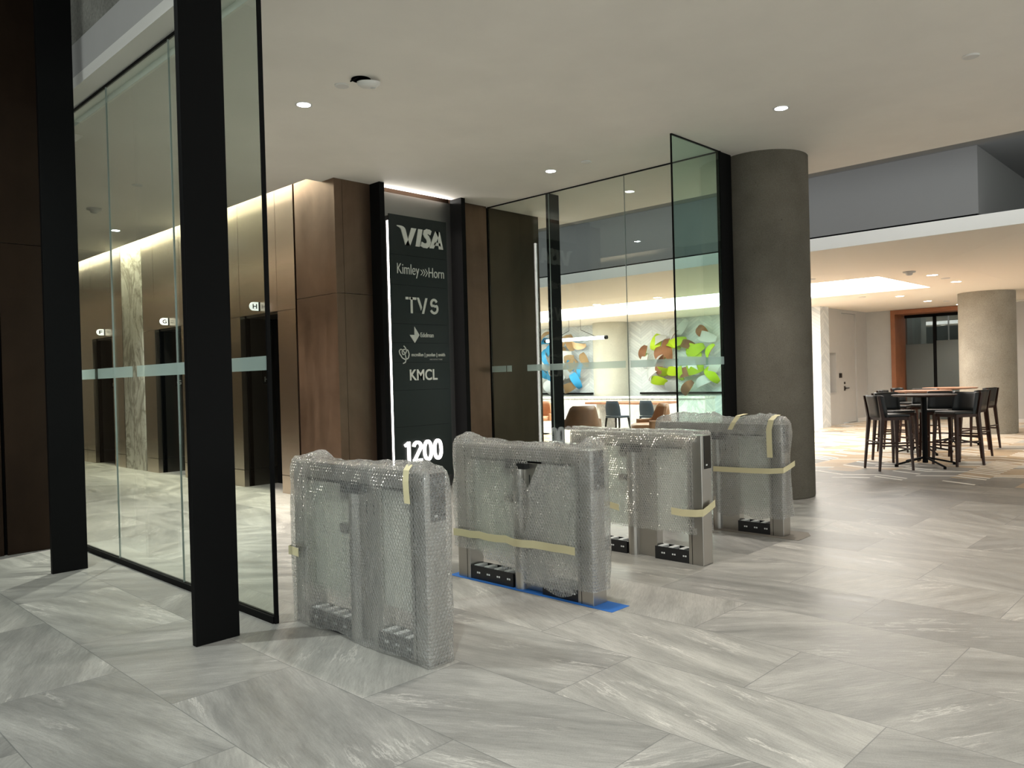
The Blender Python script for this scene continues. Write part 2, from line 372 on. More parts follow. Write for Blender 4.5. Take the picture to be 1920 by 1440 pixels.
def spot(name, loc, watts, col, angle=110, blend=.8, size=.06, parent=None):
    l = bpy.data.lights.new(name, 'SPOT'); l.energy = watts; l.color = col; l.spot_size = math.radians(angle); l.spot_blend = blend; l.shadow_soft_size = size
    o = bpy.data.objects.new(name, l); C.objects.link(o); o.location = loc
    if parent: o.parent = parent
    return o
def area(name, loc, rot, sx, sy, watts, col, parent=None):
    l = bpy.data.lights.new(name, 'AREA'); l.shape = 'RECTANGLE'; l.size = sx; l.size_y = sy; l.energy = watts; l.color = col
    o = bpy.data.objects.new(name, l); C.objects.link(o); o.location = loc; o.rotation_euler = rot
    if parent: o.parent = parent
    return o

# ================================================================ SETTING
struct('floor', boxes((-9, 27, -9, 23, -.2, 0)), M['floor'])
# lobby ceiling, with the lit slot beside the elevator wall
bm = boxes((2.67, 10.44, -9, 8.63, H, 4.9), (2.84, 5.50, 8.83, 22, H, 4.9), (2.67, 5.50, 8.63, 8.83, H, 4.9), (2.60, 2.86, 8.83, 22, 4.62, 4.9), (5.50, 5.72, 8.63, 8.92, H, 4.9),
           (8.50, 10.44, 8.63, 22, H, 4.9), (5.50, 5.74, 8.92, 22, 4.62, 4.9))
struct('ceiling', bm, M['ceiling'])
# vestibule side of the left glass wall: soffit strip, drywall band and rough concrete soffit
struct('trim_1', boxes((2.385, 2.69, -9, 8.6, 4.235, 4.33)), M['soffit'])
struct('trim_2', boxes((2.385, 2.62, -9, 8.6, 4.33, 4.62)), M['wall_paint'])
struct('wall_concrete_fascia', boxes((2.40, 2.66, -9, 8.6, 4.62, 6.0)), M['rough_concrete'])
struct('ceiling_vestibule', boxes((-9, 2.66, -9, 8.8, 6.0, 6.2)), M['dark_ceiling'])
# bronze wall to the left of the glass wall
struct('wall_left', boxes((-9, 1.955, 8.605, 8.8, 0, 2.95), (1.985, 2.50, 8.605, 8.8, 0, 2.95), (-9, 2.50, 8.605, 8.8, 2.956, 6)), M['bronze_dark'])
struct('wall_left_gap', boxes((1.95, 1.99, 8.64, 8.79, 0, 6)), M['black_gap'])
# near side of the elevator lobby, behind the glass wall
struct('wall_lobby_left', boxes((2.3, 2.62, 8.82, 22, 0, 4.9)), M['metal_panel'])
struct('wall_lobby_end', boxes((2.3, 5.74, 22, 22.2, 0, 4.9)), M['metal_panel'])

# --- elevator wall: panels either side of three openings (X = 5.72)
WX = 5.72
def wall_seg(y0, y1, z0=0.0, z1=4.9, mat='metal_panel', name='wall_elevator', base=True):
    if z0 == 0 and base:
        struct(name, boxes((WX, WX+.1, y0+.004, y1-.004, .262, z1), (WX, WX+.1, y0+.004, y1-.004, 0, .254)), M[mat])
    else: struct(name, boxes((WX, WX+.1, y0+.004, y1-.004, z0, z1)), M[mat])
openings = [(10.13, 11.24), (13.35, 14.46), (16.59, 17.70)]
def col_seg(y0, y1):
    wall_seg(y0, y1, 0, 2.578); wall_seg(y0, y1, 2.584, 4.62)
col_seg(9.64, 10.13); col_seg(11.24, 11.78); col_seg(12.86, 13.35); col_seg(14.46, 14.98); col_seg(16.02, 16.59); col_seg(17.70, 18.2); col_seg(18.2, 22)
wall_seg(11.80, 12.84, 0, 4.62, 'marble', 'wall_marble', False)
wall_seg(15.02, 16.0, 0, 4.62, 'marble', 'wall_marble', False)
struct('wall_elevator_backing', boxes((WX+.08, WX+.16, 9.58, 10.13, 0, 4.9), (WX+.08, WX+.16, 11.24, 13.35, 0, 4.9), (WX+.08, WX+.16, 14.46, 16.59, 0, 4.9), (WX+.08, WX+.16, 17.7, 22, 0, 4.9)), M['black_gap'])
for i, (a, b) in enumerate(openings):
    wall_seg(a, b, 2.584, 4.62, name='wall_elevator')
    # deep reveal and door of the elevator
    struct('trim_elevator', boxes((WX+.101, 6.27, b, b+.06, .262, 2.62), (WX+.101, 6.27, b, b+.06, 0, .254), (WX+.101, 6.27, a-.06, a, 0, 2.62), (WX+.101, 6.27, a, b, 2.56, 2.62)), M['metal_dark'])
    door = struct('door_%d' % (i+3), boxes((6.27, 6.31, a-.06, (a+b)/2-.003, 0, 2.6), (6.27, 6.31, (a+b)/2+.003, b+.06, 0, 2.6)), M['black'])
# --- patinated bronze pier and sign wall (Y = 8.63)
struct('wall_bronze_pier', boxes((WX, WX+.12, 8.63, 9.60, 0, 2.700), (WX, WX+.12, 8.63, 9.60, 2.706, 4.62), (WX+.125, 6.28, 8.63, 8.75, 0, 2.700), (WX+.125, 6.28, 8.63, 8.75, 2.706, 4.62)), M['bronze'])
struct('wall_sign_alcove', boxes((6.36, 7.73, 8.66, 8.76, 0, 4.13)), M['sign_metal'])
struct('wall_bronze_right', boxes((7.81, 8.47, 8.66, 8.78, 0, 4.6)), M['bronze'])
struct('wall_bronze_right', boxes((8.53, 9.66, 8.66, 8.78, 0, 4.6)), M['bronze_mid'])
struct('wall_core', boxes((5.95, 9.64, 8.80, 9.55, 0, 4.9), (6.33, 9.64, 9.55, 22, 0, 4.9)), M['bronze_dark'])
struct('trim_black_joint', boxes((8.47, 8.53, 8.69, 8.78, 0, 4.18)), M['black'])
# --- beyond: grey bulkhead over the cafe, white beam, folded warm ceiling
struct('ceiling_upper', boxes((10.44, 22, -9, 23, 4.52, 4.7), (10.44, 10.6, -9, 23, H, 4.52)), M['dark_ceiling'])
struct('wall_bulkhead', boxes((12.06, 12.2, 2.83, 23, 3.60, 4.52), (12.2, 21, 2.83, 2.97, 3.60, 4.52)), M['grey_wall'])
struct('trim_shadow_gap', boxes((12.07, 12.2, 2.85, 23, 3.565, 3.60)), M['black_gap'])
struct('trim_beam', boxes((11.985, 12.3, -9, 23, 3.375, 3.565)), M['soffit'])
bm = bmesh.new()
def quad(bm, *p, mi=0):
    bm.faces.new([bm.verts.new(q) for q in p]).material_index = mi
zb = 3.376
quad(bm, (12.02, 23, zb), (13.87, 23, H2), (13.87, 3.8, H2), (12.02, 1.93, zb))
quad(bm, (12.02, 1.93, zb), (13.87, 3.8, H2), (26, 3.8, H2), (26, 1.93, zb))
quad(bm, (12.02, 1.93, zb), (26, 1.93, zb), (26, -9, zb), (12.02, -9, zb))
for f in bm.faces: f.normal_update()
bmesh.ops.remove_doubles(bm, verts=bm.verts, dist=.001)
g = bmesh.ops.extrude_face_region(bm, geom=list(bm.faces)); bmesh.ops.translate(bm, vec=(0, 0, .12), verts=[e for e in g['geom'] if isinstance(e, bmesh.types.BMVert)])
struct('ceiling_fold', bm, M['ceil_warm'])
LX0, LX1, LY0 = 15.05, 18.1, 5.17
struct('ceiling_cafe', boxes((13.87, 26, 3.8, LY0, H2, 3.45), (13.87, LX0, LY0, 23, H2, 3.45), (LX1, 26, LY0, 23, H2, 3.45)), M['ceil_warm'])
lum = thing('luminous_ceiling_panel', 'long glowing white light panel recessed in the cafe ceiling', 'ceiling light', (LX0, LY0, H2))
new_obj('diffuser', boxes((0, LX1-LX0, 0, 17, .03, .06)), M['luminous'], lum)
# added fill light by the lobby slab edge, washing the bulkhead and the beam
area('bulkhead_fill_light', (10.68, 8.0, 4.05), (0, math.radians(-82), 0), .10, 22, 90, (.93, .96, 1.0))
# cafe end walls
struct('wall_cafe_chevron', boxes((20.6, 20.8, 8.57, 23, 0, 3.4), (20.8, 21.15, 8.57, 8.69, 0, 3.4)), M['chevron'])
struct('wall_cafe_far', boxes((9.66, 20.6, 22.6, 22.8, 0, 4.6)), M['wall_paint'])
bm = boxes((21.15, 21.38, 8.72, 9.0, 0, 3.4), (21.38, 21.95, 8.72, 9.0, 2.0, 3.4), (21.38, 21.95, 9.0, 9.05, .9, 2.0), (21.38, 21.95, 8.72, 9.0, 0, .88), (21.95, 22.4, 8.72, 9.0, 0, 3.4), (22.4, 23.45, 8.72, 9.0, 3.13, 3.4), (23.45, 24.5, 8.72, 9.0, 0, 3.4))
struct('wall_service', bm, M['wall_paint'])
struct('trim_niche_shelf', boxes((21.36, 21.97, 8.70, 9.0, .88, .90)), M['fix_rim'])
d1 = struct('door_1', boxes((22.41, 23.44, 8.76, 8.81, .02, 3.12)), M['wall_paint'])
bm = boxes((22.58, 22.66, 8.745, 8.76, .93, 1.06)); tube(bm, (22.62, 8.72, 1.0), (22.85, 8.72, 1.0), .014); tube(bm, (22.62, 8.76, 1.0), (22.62, 8.71, 1.0), .018); B(bm, 22.59, 22.65, 8.74, 8.76, 1.12, 1.18)
struct('door_handle', bm, M['handle'], parent=d1)
tag(new_obj('card_reader', boxes((22.15, 22.30, 8.695, 8.72, 1.30, 1.43), (22.17, 22.28, 8.685, 8.695, 1.36, 1.41)), M['handle']), 'small dark card reader on the pale wall left of the service door', 'card reader')
struct('wall_back_right', boxes((24.3, 24.5, 8.02, 8.72, 0, 3.4), (24.3, 24.5, 1, 5.05, 0, 3.2)), M['wall_paint'])
struct('trim_soffit_right', boxes((23.9, 24.5, 1, 5.0, 3.20, 3.4)), M['soffit'])
struct('baseboard_right', boxes((24.27, 24.3, 8.02, 8.72, 0, .1), (24.27, 24.3, 1, 5.05, 0, .1), (23.45, 24.27, 8.69, 8.72, 0, .1)), M['fix_white'])
# wooden portal with dark glass partition
struct('trim_wood_portal', boxes((24.24, 25.3, 7.90, 8.02, 0, 3.21), (24.24, 25.3, 5.05, 7.90, 3.09, 3.21), (24.24, 25.3, 5.05, 5.17, 0, 3.09)), M['wood_frame'])
gp = thing('frosted_glass_partition', 'dark glass partition with frosted lower panels inside the wood portal', 'partition', (25.0, 5.17, 0))
new_obj('glass_pane', boxes((0, .015, .05, 1.5, 0.02, 3.0), (0, .015, 1.54, 2.68, .02, 3.0)), M['glass_dark'], gp)
new_obj('frosted_panel', boxes((-.014, -.004, .05, 1.84, .05, 2.30)), M['frost_dark'], gp)
new_obj('frosted_panel', boxes((-.014, -.004, 1.93, 2.68, .05, 2.22)), M['frost_dark'], gp)
new_obj('mullion', boxes((-.02, .04, 1.84, 1.93, 0, 3.05), (-.02, .04, 0, 2.7, 3.0, 3.09)), M['black'], gp)
struct('wall_behind_partition', boxes((26.6, 26.8, 4, 9, 0, 3.4)), M['grey_wall'])
struct('wall_right_far', boxes((24.5, 26.8, -9, 1, 0, 3.4)), M['wall_paint'])

# ================================================================ COLUMNS
def column(c, r, z1, mat, label, nick=None):
    bm = bmesh.new(); lathe(bm, [(r-.006, 0), (r, .02), (r, z1-.02), (r, z1)], 96, c)
    o = new_obj('concrete_column', bm, mat, smooth=False)
    for p in o.data.polygons: p.use_smooth = abs(p.normal.z) < .5
    return tag(o, label, 'column')
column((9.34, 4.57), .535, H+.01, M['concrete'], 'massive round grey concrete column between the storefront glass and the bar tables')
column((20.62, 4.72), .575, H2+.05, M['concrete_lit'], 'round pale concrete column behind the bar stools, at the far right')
column((20.35, 15.25), .575, H2+.02, mat_concrete('brightest_lit_concrete', (.52, .50, .42), (.64, .62, .53), .3, 40), 'round pale concrete column between the two wall sculptures, seen through glass')  # brightest concrete copy, cafe light on the column put into its colour

# ================================================================ BLACK POSTS
def post(x, y, ztop, label, w=.275, d=.05):
    o = new_obj('steel_post', boxes((x, x+w, y, y+d, 0, ztop)), M['black'], bevel=.003)
    return tag(o, label, 'post')
post(2.012, 4.615, 6.0, 'wide flat black steel post nearest the camera, left of the first wrapped turnstile')
post(2.025, 7.395, 6.0, 'wide flat black steel post by the bronze wall at the far left')
post(8.505, 4.70, H, 'flat black steel post standing against the big round concrete column')
post(8.515, 7.43, H, 'flat black steel post behind a storefront glass joint, beside the cafe lounge chairs', .235)

# ================================================================ GLASS PARTITIONS
def glass_wall(name, X, panes, label, ztop, bands, fin=None):
    t = thing(name, label, 'glass partition', (X, panes[0][0], 0))
    Y0 = panes[0][0]
    for a, b in panes:
        p = new_obj('glass_pane', boxes((-.006, .006, a-Y0+.003, b-Y0-.003, .045, ztop)), M['glass'], t)
    new_obj('base_rail', boxes((-.022, .022, 0, panes[-1][1]-Y0, 0, .045)), M['black'], t)
    new_obj('head_rail', boxes((-.012, .012, 0, panes[-1][1]-Y0, ztop-.012, ztop+.004)), M['black'], t)
    new_obj('edge_strip', boxes((-.013, .013, -.014, .003, 0, ztop)), M['black'], t)
    for a, b in bands:
        new_obj('frosted_band', boxes((-.010, -.007, a-Y0, b-Y0, 1.642, 1.734)), M['frost'], t)
    for a, b in panes[:-1]:
        new_obj('joint_seal', boxes((-.007, .007, b-Y0-.002, b-Y0+.002, .045, ztop)), M['seal'], t)
    return t
lg = glass_wall('glass_wall', 2.56, [(4.665, 6.05), (6.05, 7.38), (7.38, 8.60)], 'tall frameless glass wall behind the two black posts on the left', 4.225, [(4.67, 6.84), (6.94, 7.77), (7.86, 8.55)])
rg = glass_wall('glass_wall', 8.50, [(4.70, 6.09), (6.09, 7.41), (7.41, 8.65)], 'tall frameless storefront glass between the directory sign and the round column', H-.002, [(4.72, 6.05), (6.13, 7.9), (8.22, 8.32), (8.34, 8.64)])
fin = thing('glass_fin', 'tall glass fin standing square to the storefront glass, next to the round column', 'glass panel', (7.466, 4.705, 0))
new_obj('glass_pane', boxes((0, 1.03, -.007, .007, .045, H-.002)), M['glass_fin'], fin)
new_obj('edge_strip', boxes((-.010, .0, -.009, .009, .0, H-.002)), M['black'], fin)
new_obj('base_rail', boxes((0, 1.03, -.02, .02, 0, .045)), M['black'], fin)
new_obj('head_rail', boxes((0, 1.03, -.01, .01, H-.014, H)), M['black'], fin)
new_obj('frosted_band', boxes((.02, .60, -.011, -.008, 1.642, 1.734)), M['frost'], fin)
new_obj('frosted_band', boxes((.66, 1.02, -.011, -.008, 1.642, 1.734)), M['frost'], fin)

# ================================================================ DIRECTORY SIGN
for x in (6.28, 7.73):
    tag(new_obj('alcove_fin', boxes((x, x+.078, 8.415, 8.66, 0, H)), M['black'], bevel=.002), 'black upright fin on the %s side of the directory sign' % ('left' if x < 7 else 'right'), 'trim fin')
sg = thing('directory_sign', 'tall black backlit tenant directory sign ending in the glowing number 1200', 'sign', (6.502, 8.53, .18))
SX, SY, SZ = 6.502, 8.53, .18
new_obj('face_panel', boxes((0, 1.026, 0, .010, 0, 3.63)), M['sign_black'], sg)
for z in (3.27, 2.86, 2.33, 2.07, 1.80, 1.42, .92):
    new_obj('divider', boxes((.02, .998, -.0015, .0, z-SZ-.004, z-SZ)), M['black'], sg)
new_obj('edge_light', boxes((.004, .012, .011, .058, .02, 3.54), (1.014, 1.022, .011, .058, .02, 3.54)), M['panel_edge'], sg)
new_obj('light_box', boxes((.013, 1.013, .011, .128, .01, 3.61)), M['sign_metal'], sg)
def sx(x): return (x*.985) - SX      # values measured on the wall plane, moved to the sign face
def sz(z): return 1.55 + (z-1.55)*.985 - SZ
def logo(name, bm, mat='letters', lab=None):
    o = new_obj(name, bm, M[mat], sg)
    if lab: o['label'] = lab
    return o
# VISA with its flag on the V
zt, zb_ = sz(3.715), sz(3.425)
bm = bmesh.new()
X0, X1 = sx(6.735), sx(7.567); W = X1-X0; HH = (sz(3.69)-sz(3.437)); Z0 = sz(3.437)
def P(u, v): return (X0+u*W, Z0+v*HH)
for pts in ([(.0, 1.03), (.0, .99), (.055, .93), (.085, .84), (.17, 0), (.27, 0), (.235, .2), (.18, .84), (.165, .93), (.13, 1.0), (.09, 1.03)],
            [(.17, 0), (.27, 0), (.41, .985), (.305, .985), (.225, .30)],
            [(.385, 0), (.475, 0), (.545, .985), (.455, .985)]):
    poly_prism(bm, [P(*p) for p in pts], 0, -.012)
sp = [(.725, .86), (.69, .905), (.645, .91), (.61, .86), (.60, .76), (.62, .66), (.655, .56), (.675, .45), (.68, .32), (.665, .19), (.625, .105), (.57, .10), (.515, .17)]
pp = [P(*p) for p in sp]
for k, (a, b) in enumerate(zip(pp, pp[1:])):
    dx, dz = b[0]-a[0], b[1]-a[1]; L = math.hypot(dx, dz); ux, uz = dx/L, dz/L; th = .066; nx, nz = -uz*th/2, ux*th/2; e = .018 if 0 < k < len(pp)-2 else .006
    poly_prism(bm, [(a[0]-ux*e+nx, a[1]-uz*e+nz), (a[0]-ux*e-nx, a[1]-uz*e-nz), (b[0]+ux*e-nx, b[1]+uz*e-nz), (b[0]+ux*e+nx, b[1]+uz*e+nz)], 0, -.012-.0001*k)
for pts in ([(.69, 0), (.785, 0), (.90, .72), (.91, .985), (.83, .985)], [(.83, .985), (.93, .985), (1.0, 0), (.905, 0), (.885, .70)], [(.79, .18), (.81, .36), (.93, .36), (.945, .18)]):
    poly_prism(bm, [P(*p) for p in pts], -.001, -.0125)
logo('lettering', bm)
# Kimley>>>Horn
logo('lettering', fit_text('Kimley', sx(6.722), sx(7.112), sz(2.985), sz(3.175), 0, -.006))
bm = bmesh.new()
for k in range(3):
    x = sx(7.135+k*.042); z = sz(3.075); h = .038+.008*k; w_ = .012
    poly_prism(bm, [(x, z+h), (x+.036, z), (x, z-h), (x+w_, z-h), (x+.036+w_, z), (x+w_, z+h)], 0, -.008)
logo('logo_mark', bm)
logo('lettering', fit_text('Horn', sx(7.285), sx(7.572), sz(3.015), sz(3.155), 0, -.006))
# TVS
bm = bmesh.new(); z0, z1 = sz(2.49), sz(2.715); hh = z1-z0; s_ = .034
def R_(x0, x1, a, b): poly_prism(bm, [(x0, a), (x1, a), (x1, b), (x0, b)], 0, -.009)
xa = sx(6.855); R_(xa, xa+.05, z1-s_, z1); R_(xa+.065, xa+.185, z1-s_, z1); R_(xa+.085, xa+.119, z0, z1-.002)
xv = sx(7.055)
poly_prism(bm, [(xv, z1), (xv+.036, z1), (xv+.088, z0+.09), (xv+.070, z0+.045)], 0, -.009)
poly_prism(bm, [(xv+.085, z0), (xv+.121, z0), (xv+.190, z1), (xv+.154, z1)], 0, -.009)
xs = sx(7.292); n_ = 14
def arcband(cx, cz, r, a0, a1, th):
    for i in range(n_):
        a, b = a0+(a1-a0)*i/n_, a0+(a1-a0)*(i+1)/n_
        poly_prism(bm, [(cx+(r-th)*math.cos(a), cz+(r-th)*math.sin(a)), (cx+r*math.cos(a), cz+r*math.sin(a)), (cx+r*math.cos(b), cz+r*math.sin(b)), (cx+(r-th)*math.cos(b), cz+(r-th)*math.sin(b))], 0, -.009)
cx_ = xs+.075; rt_, rb_ = .052, .062
pt = [(cx_+rt_*math.cos(math.radians(a)), z1-.017-rt_+rt_*math.sin(math.radians(a))) for a in range(25, 221, 15)]
pt += [(cx_+.0, z0+hh*.54)]
pb = [(cx_+.012, z0+hh*.50)] + [(cx_+rb_*math.cos(math.radians(a)), z0+.017+rb_+rb_*math.sin(math.radians(a))) for a in range(40, -156, -15)]
for q_ in (pt, pb):
    for k, (a, b) in enumerate(zip(q_, q_[1:])):
        dx, dz = b[0]-a[0], b[1]-a[1]; L = math.hypot(dx, dz); ux, uz = dx/L, dz/L; nx, nz = -uz*s_/2, ux*s_/2; e = .005
        poly_prism(bm, [(a[0]-ux*e+nx, a[1]-uz*e+nz), (a[0]-ux*e-nx, a[1]-uz*e-nz), (b[0]+ux*e-nx, b[1]+uz*e-nz), (b[0]+ux*e+nx, b[1]+uz*e+nz)], 0, -.009-.0001*k)
logo('lettering', bm)
# Edelman
bm = bmesh.new(); ex, ez = sx(6.997), sz(2.187)
poly_prism(bm, [(ex, ez+.115), (ex+.085, ez), (ex, ez-.11), (ex-.088, ez-.0), (ex-.002, ez)], 0, -.009)
logo('logo_mark', bm); logo('lettering', fit_text('Edelman', sx(7.105), sx(7.345), sz(2.158), sz(2.222), 0, .004))
# mcmillan | pazdan | smith
bm = bmesh.new()
def ribbon(pts, th):
    for (a, b) in zip(pts, pts[1:]):
        dx, dz = b[0]-a[0], b[1]-a[1]; L = math.hypot(dx, dz) or 1; nx, nz = -dz/L*th/2, dx/L*th/2
        poly_prism(bm, [(a[0]+nx, a[1]+nz), (a[0]-nx, a[1]-nz), (b[0]-nx, b[1]-nz), (b[0]+nx, b[1]+nz)], 0, -.008)
mx, mz = sx(6.80), sz(1.915)
crv = [(-.0, .115), (.03, .085), (.045, .045), (.02, .0), (-.02, -.005), (-.035, .03), (-.02, .06), (.02, .07), (.07, .055), (.09, .0), (.075, -.05), (.03, -.075), (-.03, -.05), (-.075, .01), (-.08, .05), (-.05, .07), (-.01, .05), (.02, .0), (.035, -.06), (.02, -.11), (-.02, -.125)]
ribbon([(mx+x, mz+z) for x, z in crv], .014)
logo('logo_mark', bm)
logo('lettering', fit_text('mcmillan | pazdan | smith', sx(6.935), sx(7.552), sz(1.872), sz(1.935), 0, .002))
logo('lettering', fit_text('ARCHITECTURE', sx(7.26), sx(7.50), sz(1.833), sz(1.852), 0), 'letters_dim')
logo('lettering', fit_text('KMCL', sx(6.893), sx(7.396), sz(1.548), sz(1.705), 0, .018))
dz0, dz1 = sz(.405), sz(.70); dh = dz1-dz0
def thick(bm, pts, th, d=.03):
    for k, (a, b) in enumerate(zip(pts, pts[1:])):
        dx, dz = b[0]-a[0], b[1]-a[1]; L = math.hypot(dx, dz) or 1; ux, uz = dx/L, dz/L; nx, nz = -uz*th/2, ux*th/2
        e0 = .3*th if k else 0; e1 = .3*th if k < len(pts)-2 else 0
        a2 = (a[0]-ux*e0, a[1]-uz*e0); b2 = (b[0]+ux*e1, b[1]+uz*e1)
        poly_prism(bm, [(a2[0]+nx, a2[1]+nz), (a2[0]-nx, a2[1]-nz), (b2[0]-nx, b2[1]-nz), (b2[0]+nx, b2[1]+nz)], -.0001*k, -d-.0001*k)
T_ = .040
def digit(kind, x, w_):
    bm = bmesh.new()
    if kind == '1': thick(bm, [(x+w_*.15, dz1-.055), (x+w_*.62, dz1-.02)], .04); thick(bm, [(x+w_*.66, dz0), (x+w_*.66, dz1)], T_)
    elif kind == '0':
        pts = [(x+w_/2+(w_/2-T_/2)*math.cos(a)*1.0, (dz0+dz1)/2 + (dh/2-T_/2)*(abs(math.sin(a))**.8)*(1 if math.sin(a) >= 0 else -1)) for a in [2*PI*i/28 for i in range(29)]]
        thick(bm, pts, T_)
    else:
        r_ = w_/2-T_/2; cx, cz = x+w_/2, dz1-T_/2-r_
        pts = [(cx+r_*math.cos(a), cz+r_*math.sin(a)) for a in [math.radians(175-i*17) for i in range(12)]]+[(x+T_*.75, dz0+T_*.7)]
        thick(bm, pts, T_); thick(bm, [(x+.005, dz0+T_/2), (x+w_, dz0+T_/2)], T_)
    return logo('lit_digit', bm, 'digits', 'glowing white %s of the number 1200' % kind)
xx = sx(6.745)
for kd, w_ in (('1', .13), ('2', .165), ('0', .16), ('0', .16)):
    digit(kd, xx, w_); xx += w_+.023
# light hidden on top of the alcove wall, washing the ceiling in front of the sign
area('sign_cove_light', (7.045, 8.70, 4.134), (math.radians(180+25), 0, 0), 1.30, .03, 22, (1, .95, .88))

# ================================================================ ELEVATOR MARKERS
for L, (a, b), y in (('H', openings[0], 10.65), ('G', openings[1], 13.85), ('F', openings[2], 16.98)):
    t = thing('elevator_blade_sign', 'small lit round-ended sign with the letter %s over an elevator opening' % L, 'sign', (5.72, y, 2.69))
    bm = bmesh.new(); pts = [(-.012, -.062)] + [(-.09-.062*math.sin(q), -.062*math.cos(q)) for q in [PI*i/14 for i in range(15)]] + [(-.012, .062)]
    poly_prism(bm, pts, -.008, .008); new_obj('plate', bm, M['blade'], t)
    new_obj('letter', fit_text(L, -.105, -.038, -.034, .034, -.009, .02, 0, .002), M['black'], t)
    new_obj('mount', boxes((-.014, -.0, -.012, .012, -.064, .064)), M['black'], t)
    t = thing('elevator_jamb_plate', 'dark tactile floor plate with the letter %s on an elevator jamb' % L, 'plate', (6.05, b-.004, 1.56))
    new_obj('plate', boxes((0, .16, -.003, .003, 0, .28)), M['black'], t)
    new_obj('letter', fit_text(L, .04, .12, .03, .11, -.003, .01, 0, .002), M['letters_dim'], t)
# lit slot light above the elevator panels
area('cove_light', (5.60, 15.8, 4.58), (0, 0, 0), .10, 12.3, 800, (1.0, .93, .70))

area('cove_light', (2.72, 15.8, 4.58), (0, 0, 0), .10, 12.3, 380, (1.0, .95, .80))

# ================================================================ CEILING FIXTURES
def downlight(x, y, z, label, watts=0, col=NEUT, angle=96, r=.062, mat='led', on=True, group=None):
    t = thing('recessed_downlight', label, 'downlight', (x, y, z), group=group)
    bm = bmesh.new(); lathe(bm, [(r, -.003), (r+.018, -.004), (r+.02, 0), (r, 0)], 32, closed_top=False, closed_bottom=False); new_obj('trim_ring', bm, M['fix_white'], t)
    bm = bmesh.new(); lathe(bm, [(r, -.0035), (r, -.001)], 32); new_obj('lens', bm, M[mat], t)
    if watts: spot('lamp', (0, 0, -.03), watts, col, angle, .9, .05, t)
    return t
downlight(4.03, 6.54, H, 'glowing round ceiling downlight above the bronze elevator pier', DOWN_W)
downlight(7.64, 6.61, H, 'glowing round ceiling downlight in front of the storefront glass', DOWN_W)
downlight(7.61, 3.51, H, 'glowing round ceiling downlight at upper right, in front of the big column', DOWN_W*1.2)
downlight(4.88, 13.82, H, 'ceiling downlight in the elevator lobby, seen through the left glass', DOWN_W*2.2)
downlight(4.03, 9.0, H, 'lobby ceiling downlight hidden behind the nearest black post', DOWN_W*4.6)
# fixtures of the same grid above and behind the camera
for i, (x, y) in enumerate([(4.03, 3.5), (4.0, .45), (7.6, .45), (7.6, -2.6), (4.0, -2.6)]):
    downlight(x, y, H, 'ceiling downlight overhead outside the picture', DOWN_W*(1.0 if i else .8), group='downlights overhead')
for i, (x, y) in enumerate([(.6, 1.2), (.6, 5.6), (.6, -2)]):
    downlight(x, y, 6.0, 'vestibule downlight overhead outside the picture', 800, (.92, 1, .97), group='vestibule downlights overhead')
def speaker_disc(x, y, z, label, r=.065, z_drop=.012):
    bm = bmesh.new(); lathe(bm, [(r*.9, -z_drop), (r, -z_drop*.6), (r, 0)], 28, (0, 0)); lathe(bm, [(r*.8, -z_drop-.001), (r*.8, -z_drop)], 28)
    o = new_obj('ceiling_disc', bm, M['fix_white']); o.location = (x, y, z); return tag(o, label, 'ceiling cover')
speaker_disc(4.02, 5.89, H, 'small flat white ceiling disc beside the hanging smoke detector')
speaker_disc(7.64, 6.03, H, 'small flat white ceiling disc right of the storefront downlight')
speaker_disc(7.58, 1.81, H, 'small flat white ceiling disc at the upper right of the photo')
speaker_disc(4.01, 10.55, H, 'small flat white ceiling disc in the elevator lobby')
# loose smoke detector hanging out of its hole
t = thing('smoke_detector', 'white smoke detector hanging askew from a dark hole in the ceiling', 'smoke detector', (4.11, 5.62, H))
bm = bmesh.new(); lathe(bm, [(.085, -.004), (.085, -.001)], 32, (-.045, .045)); new_obj('ceiling_hole', bm, M['black_gap'], t)
bm = bmesh.new(); lathe(bm, [(.03, -.062), (.065, -.055), (.095, -.035), (.10, -.015), (.10, -.008)], 40, (0, 0)); lathe(bm, [(.02, -.066), (.025, -.060)], 16, (.02, -.03), 1)
d_ = new_obj('detector_body', bm, [M['fix_white'], M['fix_rim']], t, smooth=True); d_.location = (0.0, -.0, -.015); d_.rotation_euler = (math.radians(7), math.radians(-7), 0)
cu = bmesh.new(); pr = None
for i in range(13):
    a = -PI/2 + PI*1.2*i/12; q = (-.10-.035*math.cos(a), .055+.05*math.sin(a), -.004-.03*math.cos(a))
    if pr: tube(cu, pr, q, .005, seg=8)
    pr = q
new_obj('loose_wire', cu, M['black'], t)
def small_detector(x, y, z, label):
    bm = bmesh.new(); lathe(bm, [(.03, -.07), (.05, -.06), (.06, -.03), (.10, -.022), (.105, 0)], 28)
    o = new_obj('smoke_detector', bm, M['fix_rim'], smooth=True); o.location = (x, y, z); return tag(o, label, 'smoke detector')
small_detector(4.06, 12.32, H, 'small domed smoke detector on the elevator lobby ceiling')
small_detector(14.75, 4.55, H2, 'small domed smoke detector on the far warm ceiling near the glowing panel')
for (x, y, lab) in [(15.73, 4.46, 'first lit downlight right of the smoke detector on the far ceiling'), (17.4, 4.5, 'second lit downlight right of the smoke detector, nearest the pale column'),
                    (19.65, 6.28, 'lit downlight on the far ceiling just below the glowing panel'), (21.83, 6.31, 'lit downlight on the far ceiling above the wood portal'),
                    (23.9, 6.1, 'lit downlight in front of the top of the wood portal'), (14.74, 11.43, 'lit downlight on the cafe ceiling above the pendant light'),
                    (14.64, 9.67, 'lit downlight on the cafe ceiling near the glass fin')]:
    downlight(x, y, H2, lab, 180, WARM, 120, .09, 'led_warm')
